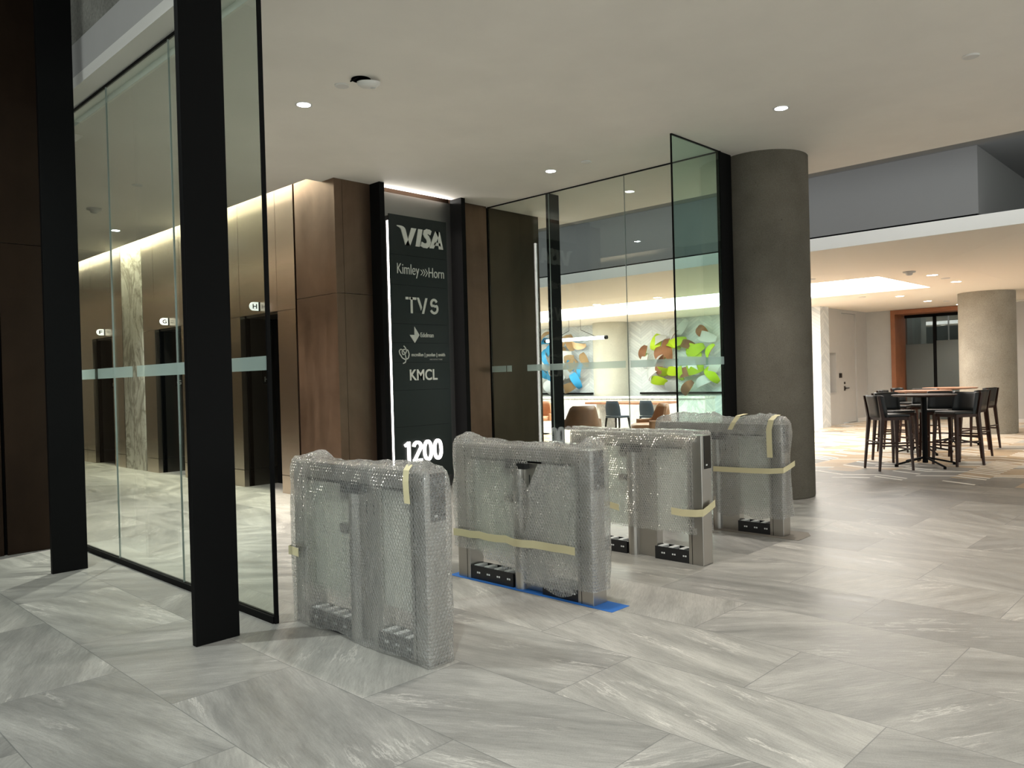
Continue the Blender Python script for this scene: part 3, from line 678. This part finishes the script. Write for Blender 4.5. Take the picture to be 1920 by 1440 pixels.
for (x, y, lab) in [(16.5, 4.45, 'flat disc between the two downlights on the far ceiling'), (14.3, 6.1, 'flat dark disc on the far ceiling left of the glowing panel'), (19.0, 6.9, 'flat disc below the glowing panel'), (22.3, 6.0, 'flat disc above the wood portal')]:
    speaker_disc(x, y, H2, lab, .08)

# ================================================================ TURNSTILES
def tp(bm, *b): return B(bm, *b)
LEN = 1.345
def turnstile(X, label):
    """local frame: x across (0 at the left face), y along (0 at the near end)"""
    t = thing('turnstile', label, 'turnstile', (X, 3.293, 0))
    for y0, nm in ((0, 'end_post'), (LEN-.135, 'end_post')):
        bm = boxes((0, .146, y0, y0+.135, .0, 1.045)); o = new_obj(nm, bm, M['steel'], t, bevel=.004)
        yy = -.001 if y0 == 0 else LEN+.001
        q = new_obj('reader_panel', boxes((.04, .144, min(yy, yy*1.0-.003 if y0 == 0 else yy), max(yy, yy+.003), .775, 1.04)), M['lens_black'], t)
        bm = boxes((.062, .085, yy-.004 if y0 == 0 else yy, yy-.002 if y0 == 0 else yy+.004, .80, .812)); new_obj('status_light', bm, M['white_part'], q)
        g_ = boxes((-.0012, .001, y0+.100 if y0 == 0 else y0+.03, y0+.104 if y0 == 0 else y0+.034, 0, 1.04)); new_obj('seam', g_, M['black_gap'], o)
    new_obj('top_rail', boxes((.0, .146, .1352, LEN-.1352, .93, 1.05)), M['steel'], t, bevel=.006)
    new_obj('vent_strip', boxes((-.002, .0, .17, LEN-.17, .934, .948)), M['black_gap'], t)
    # drive housing in the middle
    bm = bmesh.new(); tube(bm, (.045, .70, 0), (.045, .70, .93), .05, seg=28); new_obj('drive_column', bm, M['steel'], t, smooth=False)
    new_obj('drive_housing', boxes((.05, .14, .47, .66, .0, .93)), M['steel'], t, bevel=.004)
    new_obj('drive_head', boxes((-.008, .05, .60, .79, .885, .955)), M['tray'], t)
    for y in (.53, .60): new_obj('housing_slot', boxes((.046, .0495, y, y+.006, .76, .84)), M['tray'], t)
    # side glass either side of the column
    for a, b in ((.14, .468), (.755, LEN-.14)):
        new_obj('side_glass', boxes((.066, .076, a, b, .24, .928)), M['acrylic'], t)
    # folded gate leaf and its clamps
    new_obj('gate_leaf', boxes((.018, .028, .80, 1.17, .22, .91)), M['glass_clear'], t)
    for z in (.66, .87):
        new_obj('leaf_clamp', boxes((.005, .04, .748, .825, z-.03, z+.03)), M['steel'], t)
    # open black cable trays on the floor
    for a, b in ((.137, .466), (.757, LEN-.137)):
        bm = boxes((.008, .016, a, b, .0, .105), (.125, .138, a, b, .0, .105), (.016, .125, a, b, 0, .02))
        n = 4 if b-a > .4 else 3
        for k in range(n+1):
            y = a + (b-a-.02)*k/n; B(bm, .016, .125, y, y+.02, .02, .098)
        tr = new_obj('cable_tray', bm, M['tray'], t)
        bm = bmesh.new()
        for k in range(n):
            y = a + (b-a-.02)*(k+.55)/n
            B(bm, .02, .12, y, y+.045, .085, .108, 0)
            for dy in (-.03, -.01): B(bm, .004, .008, y+dy, y+dy+.012, .05, .062, 0)
        new_obj('terminal_blocks', bm, M['white_part'], tr)
    return t
TX = [2.70, 4.13, 5.55, 6.98]
turnstile(TX[0], 'nearest of four turnstiles, wrapped to the floor, left of the others')
turnstile(TX[1], 'second turnstile from the left, standing on blue tape')
turnstile(TX[2], 'third turnstile, near end bare with its black reader panel showing')
turnstile(TX[3], 'farthest turnstile on the right, next to the round column')

def noise2(x, y, z, seed):
    from mathutils import noise
    return noise.noise(Vector((x+seed*13.7, y-seed*7.1, z+seed*3.3)))
def wrap(X, label, hem, top, present=lambda s, z: True, seed=1, bulge=.016, mat='bubble', crumple=.010, top_amp=.012, lumps=()):
    """film around the machine. s runs along the footprint: 0..L near->far on the left face, then far end, right face, near end"""
    x0, x1, y0, y1 = -.016, .162, -.022, LEN+.016; W = x1-x0; L = y1-y0
    per = 2*(L+W); nS = 240; nZ = 46; r = .03
    bm = bmesh.new(); uvl = bm.loops.layers.uv.new('UVMap')
    def foot(s):
        s %= per
        if s < L: return (x0, y0+s, -1, 0)
        s -= L
        if s < W: return (x0+s, y1, 0, 1)
        s -= W
        if s < L: return (x1, y1-s, 1, 0)
        s -= L
        return (x1-s, y0, 0, -1)
    def smoothfoot(s):
        P_ = [foot(s+d) for d in (-r, -r/2, 0, r/2, r)]; w5 = (1, 2, 3, 2, 1)
        q = [sum(w_*p[k] for w_, p in zip(w5, P_))/9 for k in range(4)]
        return q
    grid = []
    for i in range(nS):
        s = per*i/nS; col = []
        fx, fy, nx, ny = smoothfoot(s); l_ = math.hypot(nx, ny) or 1; nx /= l_; ny /= l_
        hz = hem(s, L, W); tz = top(fy)
        for lx, lz_, lr in lumps: tz += lz_*math.exp(-((fy-lx)/lr)**2)
        for j in range(nZ+1):
            v = j/nZ; z = hz+(tz-.02-hz)*v
            d = bulge*.5 + crumple*noise2(fx*6+fy*6, z*5, 0, seed) + .55*crumple*noise2(fy*16+fx*16, z*11, 5, seed)
            d += bulge*noise2(fy*2.1, z*1.4, fx*2, seed+3)
            d = max(d, -.010); d *= (1 if v < .9 else 1-.5*(v-.9)/.1)
            if v > .94: rr = (v-.94)/.06; d -= .012*rr*rr
            col.append((fx+nx*d, fy+ny*d, max(z, .003)))
        grid.append((s, col))
    V = [[bm.verts.new(p) for p in c] for _, c in grid]
    def face(vs, uvs):
        try: f = bm.faces.new(vs)
        except ValueError: return
        f.smooth = True
        for l, uv in zip(f.loops, uvs): l[uvl].uv = uv
    for i in range(nS):
        a, b = V[i], V[(i+1) % nS]; sa = per*i/nS; sb = per*(i+1)/nS
        for j in range(nZ):
            zm = a[j].co.z
            if not present((sa+sb)/2, zm): continue
            face([b[j], a[j], a[j+1], b[j+1]], [(sb, b[j].co.z), (sa, a[j].co.z), (sa, a[j+1].co.z), (sb, b[j+1].co.z)])
    # top cap: rows across x joined to the upper rim
    nT = 8
    cols = []
    half = [i for i in range(nS)]
    # left-face indices run y up, right-face indices run y down; pair them
    nL = int(nS*L/per); left = V[1:nL]; right = [V[(int(round(nS*(L+W)/per))+k) % nS] for k in range(nL-1)][::-1]
    strips = []
    for lf, rt in zip(left, right):
        a, b = lf[-1].co, rt[-1].co; y = (a.y+b.y)/2; tz = top(y)
        for lx, lz_, lr in lumps: tz += lz_*math.exp(-((y-lx)/lr)**2)
        row = [lf[-1]]
        for k in range(1, nT):
            u = k/nT; p = a.lerp(b, u)
            z = tz + .006*math.sin(PI*u) + top_amp*noise2(y*9, u*3, 1, seed) + .6*top_amp*noise2(y*22, u*7, 2, seed)
            row.append(bm.verts.new((p.x, p.y, z)))
        row.append(rt[-1]); strips.append(row)
    for ra, rb in zip(strips, strips[1:]):
        for k in range(nT):
            ya, yb = ra[k].co.y, rb[k].co.y
            face([ra[k], ra[k+1], rb[k+1], rb[k]], [(ya, 2+k*.022), (ya, 2+(k+1)*.022), (yb, 2+(k+1)*.022), (yb, 2+k*.022)])
    # close the end caps to the rim
    for row, rim in ((strips[0], [V[i % nS] for i in range(nS, nS-(nS-int(round(nS*(2*L+W)/per)))-1, -1)]), (strips[-1], [V[i] for i in range(nL-1, int(round(nS*(L+W)/per))+1)])):
        rv = [c[-1] for c in rim]; m_ = len(rv)
        for k in range(m_-1):
            ka = min(nT, int(round(k*nT/(m_-1)))); kb = min(nT, int(round((k+1)*nT/(m_-1))))
            vs = []
            for v_ in (rv[k], rv[k+1], row[kb], row[ka]):
                if v_ not in vs: vs.append(v_)
            if len(vs) >= 3:
                face(vs, [(v_.co.y, 2+v_.co.x) for v_ in vs])
    bmesh.ops.remove_doubles(bm, verts=bm.verts, dist=.0002)
    loose = [v_ for v_ in bm.verts if not v_.link_faces]
    bmesh.ops.delete(bm, geom=loose, context='VERTS')
    o = new_obj('bubble_wrap', bm, M[mat]); o.location = (X, 3.293, 0)
    return tag(o, label, 'bubble wrap'), per, L, W, smoothfoot
def tape_side(parent, pts, width, off=.022, side='x', sgn=-1, th=.0012, vertical=False):
    """a strip of tape following points (y,z) on the left face, or (x,z) on the near end"""
    bm = bmesh.new(); prev = None
    for k, p in enumerate(pts):
        a, b = Vector(p), None
        q = pts[k+1] if k+1 < len(pts) else pts[k]; pp = pts[k-1] if k else pts[k]
        d = (Vector(q)-Vector(pp)).normalized(); 
        # width direction: perpendicular to the run, roughly in the surface
        up = Vector((0, 0, 1)) if not vertical else Vector((0, 1, 0))
        row = [bm.verts.new(a-up*width/2), bm.verts.new(a+up*width/2)]
        if prev: bm.faces.new([prev[0], row[0], row[1], prev[1]])
        prev = row
    o = new_obj('masking_tape', bm, M['tape'], parent)
    s = o.modifiers.new('solid', 'SOLIDIFY'); s.thickness = th; s.offset = 1
    return o
def wob(a, b, n, amp, seed):
    rnd = random.Random(seed); return [a+(b-a)*i/n + (rnd.uniform(-amp, amp) if 0 < i < n else 0) for i in range(n+1)]
xl = -.045
# 1: wrapped all round down to the floor
w1, PER, LL, WW, sf = wrap(TX[0], 'bubble wrap reaching the floor around the nearest turnstile', lambda s, L, W: .006+(.018*max(0, math.sin(s*9)) if s < L else 0), lambda y: 1.068+.012*math.sin(y*5), seed=1, lumps=((1.16, .045, .07), (.12, .022, .05)), bulge=.022, crumple=.011)
tape_side(w1, [(-.040, .10, .88), (-.042, .105, .95), (-.040, .11, 1.0), (-.03, .115, 1.06), (-.0, .12, 1.088)], .05, vertical=True)
tape_side(w1, [(-.045, LEN-.11, .46), (-.046, LEN-.04, .465), (-.04, LEN+.02, .46), (.0, LEN+.042, .46)], .055)
# 2: ragged hem, low at the near half, open over the middle
def hem2(s, L, W):
    if s < L:
        y = s-.022
        if y > 1.12: return .24
        if y > .80: return .24-.10*(1.12-y)/.32+.015*math.sin(y*30)
        if y > .62: return .14
        if y > .52: return .14-.09*(.62-y)/.10
        if y > .15: return .045+.02*math.sin(y*17)
        return .10
    if s < L+W: return .24
    if s < 2*L+W: return .12
    return .10
def pres2(s, z):
    if s < LL:
        y = s-.022
        # torn flap: a slanting gap showing the housing
        if .72 < z < .93 and abs(y-.54) < .12*(z-.72)/.21: return False
    return True
w2, *_ = wrap(TX[1], 'torn bubble wrap taped around the second turnstile', hem2, lambda y: 1.075+.01*math.sin(y*7), pres2, seed=4, lumps=((.03, .050, .07), (.25, -.012, .1), (1.28, .045, .08), (.55, .01, .1)), crumple=.016, bulge=.024, mat='bubble')
tape_side(w2, [(-.046 if y > .72 else -.068, y, z) for y, z in zip([i*LEN/14 for i in range(0, 15)], wob(.375, .355, 14, .006, 3))][1:]+[(-.02, LEN+.03, .35)], .055)
# second loose layer of the flap
bm = bmesh.new(); uvl = bm.loops.layers.uv.new('UVMap'); G = []
for j in range(31):
    z = .08+.86*j/30; yr = .10; yl = .42+.13*(.93-z)/.21 if z > .72 else .56+.05*math.sin(z*7)
    G.append([(-.052-.010*noise2(u_*5, z*6, 0, 9)-.006*noise2(u_*19, z*15, 0, 8)-.01*(u_ > .9), yr+(yl-yr)*u_, z) for u_ in [k/20 for k in range(21)]])
GV = [[bm.verts.new(p) for p in r_] for r_ in G]
for j in range(30):
    for k in range(20):
        f = bm.faces.new([GV[j][k], GV[j][k+1], GV[j+1][k+1], GV[j+1][k]]); f.smooth = True
        for l in f.loops: l[uvl].uv = (l.vert.co.y, l.vert.co.z)
fl_ = new_obj('loose_flap', bm, M['bubble'], w2)
# 3: sheet over the top, near end bare
def hem3(s, L, W):
    if s < L: y = s-.022; return .245-.0*y+(.05*(y < .0)) + .004*math.sin(y*40) if y < .9 else .30+.01*math.sin(y*25)
    return .26
def pres3(s, z):
    if s > 2*LL+WW-.02 : return False
    if s < .05+ (.07 if z > .3 else .02)*(max(0, z-.3)/.75 < .9)*.6: return False
    if LL-.01 < s < LL+WW+.01 and z < .8: return False
    return True
w3, *_ = wrap(TX[2], 'bubble wrap sheet folded over the third turnstile, leaving its near post bare', hem3, lambda y: 1.078+.004*math.sin(y*6), pres3, seed=7, crumple=.006, bulge=.012, top_amp=.006)
tape_side(w3, [(-.036, .27, .425), (-.037, .16, .418), (-.036, .04, .425), (-.03, -.025, .435), (.03, -.030, .455), (.10, -.030, .475), (.15, -.028, .49)], .058)
tape_side(w3, [(-.034, .80, .40), (-.036, .95, .425), (-.036, 1.10, .445)], .055)
# 4: loose sheet with a big fold half-way along
def hem4(s, L, W):
    if s < L:
        y = s-.022
        return .165 if y < .12 else (.16+.02*math.sin(y*20) if y < .68 else .30+.03*math.sin(y*12))
    return .18
w4, *_ = wrap(TX[3], 'crumpled bubble wrap with three tape strips on the farthest turnstile', hem4, lambda y: 1.10+.008*math.sin(y*9), seed=11, lumps=((.2, .03, .14), (.78, .04, .10), (1.1, .045, .16)), crumple=.020, bulge=.026, top_amp=.02)
tape_side(w4, [(-.048, .69, .60), (-.049, .5, .602), (-.049, .3, .605), (-.048, .10, .612), (-.04, -.03, .625), (.05, -.046, .65), (.12, -.046, .665), (.17, -.045, .675)], .05)
tape_side(w4, [(-.046, .095, .74), (-.047, .098, .86), (-.046, .10, 1.0), (-.038, .08, 1.09), (-.0, .06, 1.125), (.05, .05, 1.135)], .055, vertical=True)
tape_side(w4, [(-.046, .50, .99), (-.045, .46, 1.06), (-.02, .42, 1.125), (.05, .38, 1.14)], .05, vertical=True)

# blue tape and paper mat on the floor
bm = boxes((4.10, 4.295, 3.12, 4.72, .0005, .0022)); tp_ = tag(new_obj('floor_tape', bm, M['blue_tape']), 'blue painter tape laid on the floor under the second turnstile', 'tape')
bm = bmesh.new(); poly = [(6.90, 3.12), (7.17, 3.12), (7.30, 3.2), (7.18, 4.7), (6.92, 4.72)]
a = [bm.verts.new((x, y, .001)) for x, y in poly]; b = [bm.verts.new((x, y, .0025)) for x, y in poly]; bm.faces.new(a[::-1]); bm.faces.new(b)
for i in range(5): bm.faces.new([a[i], a[(i+1) % 5], b[(i+1) % 5], b[i]])
tag(new_obj('floor_mat', bm, simple('brown_kraft_paper', (.17, .15, .125), .8)), 'brown paper mat under the farthest turnstile', 'mat')

# ================================================================ BAR TABLES AND STOOLS
def taper(bm, p0, p1, a, b, c, d, mi=0):
    """four-sided tapered bar from p0 (half sizes a,b) to p1 (half sizes c,d)"""
    p0, p1 = Vector(p0), Vector(p1)
    q = [[bm.verts.new(p+Vector((sx_*u, sy_*v, 0))) for sx_, sy_ in ((-1, -1), (1, -1), (1, 1), (-1, 1))] for p, u, v in ((p0, a, b), (p1, c, d))]
    for i in range(4): bm.faces.new([q[0][i], q[0][(i+1) % 4], q[1][(i+1) % 4], q[1][i]]).material_index = mi
    bm.faces.new(q[0][::-1]).material_index = mi; bm.faces.new(q[1]).material_index = mi
def make_stool(label):
    t = thing('bar_stool', label, 'bar stool', group=None)
    for sx_ in (-1, 1):
        bm = bmesh.new(); taper(bm, (sx_*.235, .235, 0), (sx_*.205, .20, .80), .014, .014, .024, .022); new_obj('leg', bm, M['wood_dark'], t)
        bm = bmesh.new(); taper(bm, (sx_*.235, -.275, 0), (sx_*.212, -.205, .80), .014, .014, .022, .026); taper(bm, (sx_*.212, -.205, .80), (sx_*.222, -.265, 1.125), .022, .026, .012, .016); new_obj('leg', bm, M['wood_dark'], t)
    bm = bmesh.new()
    taper(bm, (-.212, -.2, .78), (-.212, .2, .78), .012, .001, .012, .001)
    bm.free()
    bm = boxes((-.222, -.198, -.2, .2, .755, .80), (.198, .222, -.2, .2, .755, .80), (-.2, .2, .19, .212, .755, .80), (-.2, .2, -.212, -.19, .755, .80))
    new_obj('seat_frame', bm, M['wood_dark'], t)
    bm = boxes((-.205, .205, -.20, .225, .80, .845)); new_obj('seat', bm, M['leather_black'], t, bevel=.016)
    bm = boxes((-.225, .225, .215, .235, .30, .325), (-.232, -.218, -.24, .22, .36, .385), (.218, .232, -.24, .22, .36, .385), (-.225, .225, -.255, -.24, .42, .44))
    new_obj('footrest', bm, M['wood_dark'], t)
    bm = bmesh.new(); rows = []
    for side in (0, 1):
        for z, lean in ((.80, 0), (.90, -.012), (1.0, -.03), (1.10, -.05), (1.135, -.055)):
            r_ = []
            for k in range(13):
                u = -1+k/6; x = .225*math.sin(u*PI/2*.98); y = -.235+lean+.16*max(0, abs(u)-.35)**1.6*1.2
                x *= 1-.09*side; y += .026*side
                r_.append(bm.verts.new((x, y, z - (.03*max(0, abs(u)-.8)*5*(z-.8)))))
            rows.append(r_)
    for base in (0, 5):
        for j in range(4):
            for k in range(12):
                v4 = [rows[base+j][k], rows[base+j][k+1], rows[base+j+1][k+1], rows[base+j+1][k]]
                bm.faces.new(v4 if base == 0 else v4[::-1]).smooth = True
    for k in range(12):
        bm.faces.new([rows[4][k], rows[4][k+1], rows[9][k+1], rows[9][k]]); bm.faces.new([rows[0][k+1], rows[0][k], rows[5][k], rows[5][k+1]])
    for k, fl2 in ((0, 1), (12, 0)):
        for j in range(4): bm.faces.new([rows[j][k], rows[j+1][k], rows[5+j+1][k], rows[5+j][k]])
    bmesh.ops.recalc_face_normals(bm, faces=bm.faces)
    new_obj('backrest', bm, M['leather_black'], t)
    return t
def copy_tree(o, parent=None):
    c = o.copy(); C.objects.link(c); c.parent = parent
    for ch in list(o.children): copy_tree(ch, c)
    return c
stools = [  # x, y, facing direction, label
    ((12.62, 4.23), (.71, -.70), 'black leather bar stool nearest the camera, its back turned to the left'),
    ((13.68, 3.58), (-.86, .51), 'black leather bar stool on the right side of the nearest round table'),
    ((13.78, 4.52), (-.55, -.83), 'black leather bar stool on the far side of the nearest table, beside the nearest stool'),
    ((14.22, 3.98), (-1, -.02), 'black leather bar stool behind the base of the nearest table'),
    ((15.42, 5.04), (.1, -1), 'black leather bar stool at the left of the second table'),
    ((15.05, 3.75), (.1, 1), 'black leather bar stool on the right of the second table, partly hidden'),
    ((16.02, 4.75), (-1, -.1), 'black leather bar stool beyond the second table'),
    ((16.62, 3.98), (.15, .99), 'black leather bar stool farthest right, seen from the side against the pale column'),
    ((17.0, 5.30), (0, -1), 'black leather bar stool at the farthest table'),
]
first = make_stool(stools[0][2])
for i, ((x, y), d, lab) in enumerate(stools):
    o = first if i == 0 else copy_tree(first)
    o.location = (x, y, 0); o.rotation_euler = (0, 0, math.atan2(d[1], d[0])-PI/2); o['label'] = lab; o['group'] = 'bar stools'
def bar_table(x, y, r, z, label, rz=0.0, top='wood_top'):
    t = thing('bar_table', label, 'bar table', (x, y, 0), rz, 'round bar tables')
    bm = bmesh.new(); lathe(bm, [(r-.03, z-.03), (r, z-.012), (r, z), (r-.006, z)], 56); new_obj('tabletop', bm, M[top], t)
    bm = bmesh.new(); tube(bm, (0, 0, .05), (0, 0, z-.03), .04, seg=20); lathe(bm, [(.14, z-.045), (.14, z-.03)], 24); new_obj('pedestal', bm, M['black'], t)
    for k in range(4):
        a = k*PI/2; c_, s_ = math.cos(a), math.sin(a); bm = bmesh.new()
        tube(bm, (c_*.03, s_*.03, .13), (c_*.48, s_*.48, .035), .018, .014, seg=8); tube(bm, (c_*.48, s_*.48, .0), (c_*.48, s_*.48, .04), .022, seg=10)
        new_obj('foot', bm, M['black'], t)
bar_table(13.30, 3.93, .46, 1.118, 'round dark bar table nearest the camera, in front of the pale column', .86, 'wood_dark')
bar_table(15.25, 4.52, .46, 1.125, 'second round bar table, just behind the nearest one', .70)
bar_table(17.0, 4.55, .48, 1.130, 'farthest round bar table with a warm wood top', .5)

# ================================================================ CAFE THROUGH THE GLASS
# communal table
t = thing('communal_table', 'long wood-topped table with a marble leg panel in the cafe', 'table', (17.4, 11.6, 0), -.02)
new_obj('tabletop', boxes((0, .95, 0, 2.45, .74, .80)), M['wood_top'], t, bevel=.006)
new_obj('leg', boxes((.1, .85, 2.0, 2.1, 0, .74)), M['white_marble'], t)
new_obj('leg', boxes((.1, .85, .35, .45, 0, .74)), M['fix_rim'], t)
# marble counter along the wall
t = thing('marble_counter', 'white veined marble counter running along the chevron wall', 'counter', (19.15, 11.2, 0))
new_obj('front_panel', boxes((0, .06, 0, 9, 0, .84)), M['white_marble'], t)
new_obj('countertop', boxes((-.04, .56, -.02, 9, .84, .90)), M['white_marble'], t)
new_obj('end_panel', boxes((.06, .54, -.0, .05, 0, .84)), M['chevron'], t)
struct('trim_wall_ledge', boxes((20.52, 20.6, 9.4, 14.3, .93, .985), (20.52, 20.6, 16.2, 22, .93, .985)), M['black'])
def shell_chair(x, y, rz, mat, label, wid=.82, hb=.86, name='lounge_chair', dep=.42):
    t = thing(name, label, 'chair', (x, y, 0), rz)
    bm = bmesh.new(); rows = [[], []]; NK = 24
    for side in (0, 1):
        for j in range(6):
            r_ = []
            for k in range(NK+1):
                u = -1+2*k/NK; a = u*PI*.62; R0 = wid/2*(1.0-.03*j*(1 if abs(u) < .6 else .2))*(1-.12*side)
                hmax = hb if abs(u) < .38 else (hb-(hb-.56)*min(1, (abs(u)-.38)/.22))
                z = .36+(hmax-.36)*j/5
                r_.append(bm.verts.new((R0*math.sin(a)*1.02, -R0*math.cos(a)*dep/.42, z)))
            rows[side].append(r_)
    for side in (0, 1):
        for j in range(5):
            for k in range(NK):
                q = [rows[side][j][k], rows[side][j][k+1], rows[side][j+1][k+1], rows[side][j+1][k]]
                bm.faces.new(q).smooth = True
    for k in range(NK):
        bm.faces.new([rows[0][5][k], rows[0][5][k+1], rows[1][5][k+1], rows[1][5][k]]); bm.faces.new([rows[0][0][k], rows[0][0][k+1], rows[1][0][k+1], rows[1][0][k]])
    for k in (0, NK):
        for j in range(5): bm.faces.new([rows[0][j][k], rows[0][j+1][k], rows[1][j+1][k], rows[1][j][k]])
    bmesh.ops.recalc_face_normals(bm, faces=bm.faces)
    new_obj('back_shell', bm, mat, t)
    bm = bmesh.new(); lathe(bm, [(wid*.42, .36), (wid*.44, .40), (wid*.43, .46), (wid*.38, .48)], 30); new_obj('seat', bm, mat, t, smooth=True)
    bm = bmesh.new(); tube(bm, (0, 0, .03), (0, 0, .37), .03); lathe(bm, [(.26, 0), (.26, .012), (.04, .03)], 28); new_obj('pedestal', bm, M['black'], t)
    return t
shell_chair(13.9, 11.35, math.atan2(.72, .5)-PI/2, M['leather_brown'], 'brown leather lounge chair seen from behind beside the black post', .98, .88)
shell_chair(14.35, 9.75, math.atan2(.75, -.66)-PI/2+.2, simple('mid_brown_leather', (.26, .135, .07), .4), 'mid brown leather lounge chair turned sideways in front of the table', .95, .90)
shell_chair(15.9, 14.4, math.atan2(-.3, -1)-PI/2, M['leather_tan'], 'tan leather lounge chair facing the glass, half hidden by the black post', .80, .88)
def side_chair(x, y, rz, label):
    t = thing('side_chair', label, 'chair', (x, y, 0), rz)
    bm = boxes((-.22, .22, -.22, .22, .44, .49)); new_obj('seat', bm, M['fabric_blue'], t, bevel=.012)
    bm = bmesh.new(); R_rows = []
    for side in (0, 1):
        for j in range(6):
            z = .50+.38*j/5; R_rows.append([bm.verts.new((.23*(-1+k/5)*(1-.25*(j/5)**4*abs(-1+k/5)), -.24-.05*j/5+.06*abs(-1+k/5)**2+.02*side, z)) for k in range(11)])
    for s2 in (0, 6):
        for j in range(5):
            for k in range(10): bm.faces.new([R_rows[s2+j][k], R_rows[s2+j][k+1], R_rows[s2+j+1][k+1], R_rows[s2+j+1][k]]).smooth = True
    for k in range(10): bm.faces.new([R_rows[5][k], R_rows[5][k+1], R_rows[11][k+1], R_rows[11][k]])
    for k in (0, 10):
        for j in range(5): bm.faces.new([R_rows[j][k], R_rows[j+1][k], R_rows[6+j+1][k], R_rows[6+j][k]])
    bmesh.ops.recalc_face_normals(bm, faces=bm.faces); new_obj('backrest', bm, M['fabric_blue'], t)
    for a in (-1, 1):
        for b in (-1, 1):
            bm = bmesh.new(); taper(bm, (a*.24, b*.25, 0), (a*.2, b*.2, .44), .012, .012, .02, .02); new_obj('leg', bm, M['black'], t)
side_chair(16.55, 12.25, math.atan2(0, 1)-PI/2, 'navy side chair pushed up to the long cafe table')
side_chair(16.85, 11.4, math.atan2(-.1, 1)-PI/2, 'dark side chair mostly hidden under the long cafe table')
# linear pendant
t = thing('linear_pendant', 'glowing horizontal tube pendant light hung over the cafe table', 'pendant light', (16.3, 12.45, 2.53))
bm = bmesh.new(); tube(bm, (0, -.05, 0), (0, 1.95, 0), .045, seg=16); new_obj('light_tube', bm, emissive('pendant_tube', (1, .98, .95), 7), t)
bm = bmesh.new(); tube(bm, (0, -.12, 0), (0, -.05, 0), .05, seg=16); tube(bm, (0, 1.95, 0), (0, 2.02, 0), .05, seg=16); new_obj('end_cap', bm, M['black'], t)
bm = bmesh.new(); tube(bm, (0, .25, .04), (0, .75, .24), .007, seg=6); tube(bm, (0, 1.65, .04), (0, 1.15, .24), .007, seg=6); tube(bm, (0, .75, .24), (0, .75, .72), .004, seg=6); tube(bm, (0, 1.15, .24), (0, 1.15, .72), .004, seg=6); new_obj('suspension', bm, M['black'], t)
# wall sculptures of curved leaves
def sculpture(yc, zc, rad, mats, label, seed, n):
    t = thing('wall_sculpture', label, 'wall art', (20.6, yc, zc)); rnd = random.Random(seed)
    for i in range(n):
        ring = i % 2; a = 2*PI*i/n + rnd.uniform(-.18, .18); rr = rad*(.80 if ring else .42)*rnd.uniform(.85, 1.1)
        cy, cz = rr*math.cos(a)*1.12, rr*math.sin(a)*.82
        R0 = rnd.uniform(.27, .36); arc = rnd.uniform(1.6, 2.4); wd = rnd.uniform(.24, .33); tilt = a+PI/2+rnd.uniform(-.75, .75)+(PI/2 if i % 5 == 4 else 0); lean = rnd.uniform(-.6, .6)
        bm = bmesh.new(); rot = Matrix.Rotation(tilt, 3, 'X') @ Matrix.Rotation(lean, 3, 'Y'); NK = 12; L0, L1 = [], []
        for k in range(NK+1):
            u = -1+2*k/NK; th = u*arc/2; ww = wd*(1-.55*u*u)/2
            for lst, R1 in ((L0, R0), (L1, R0-.016)):
                pr_ = []
                for sgn in (-1, 1):
                    p = rot @ Vector((-(R1*math.cos(th)-R0*.5), R1*math.sin(th), sgn*ww)); pr_.append(bm.verts.new((min(p.x-.20, -.02), p.y+cy, p.z+cz)))
                lst.append(pr_)
        for k in range(NK):
            f = bm.faces.new([L0[k][0], L0[k+1][0], L0[k+1][1], L0[k][1]]); f.material_index = 0; f.smooth = True
            f = bm.faces.new([L1[k][1], L1[k+1][1], L1[k+1][0], L1[k][0]]); f.material_index = 1; f.smooth = True
            for s_ in (0, 1): bm.faces.new([L0[k][s_], L1[k][s_], L1[k+1][s_], L0[k+1][s_]]).material_index = 1
        for k in (0, NK): bm.faces.new([L0[k][0], L0[k][1], L1[k][1], L1[k][0]]).material_index = 1
        fl3 = rnd.random() < .5
        new_obj('petal', bm, [mats[0], mats[1]] if not fl3 else [mats[1], mats[0]] if rnd.random() < .6 else [mats[2], mats[1]], t)
sculpture(12.75, 1.98, 1.35, (M['lime'], M['copper'], M['silver']), 'round wall sculpture of lime green and copper curved leaves', 5, 32)
sculpture(17.6, 1.98, 1.35, (M['blue_enamel'], M['gold'], M['silver']), 'round wall sculpture of blue and gold curved leaves', 8, 32)
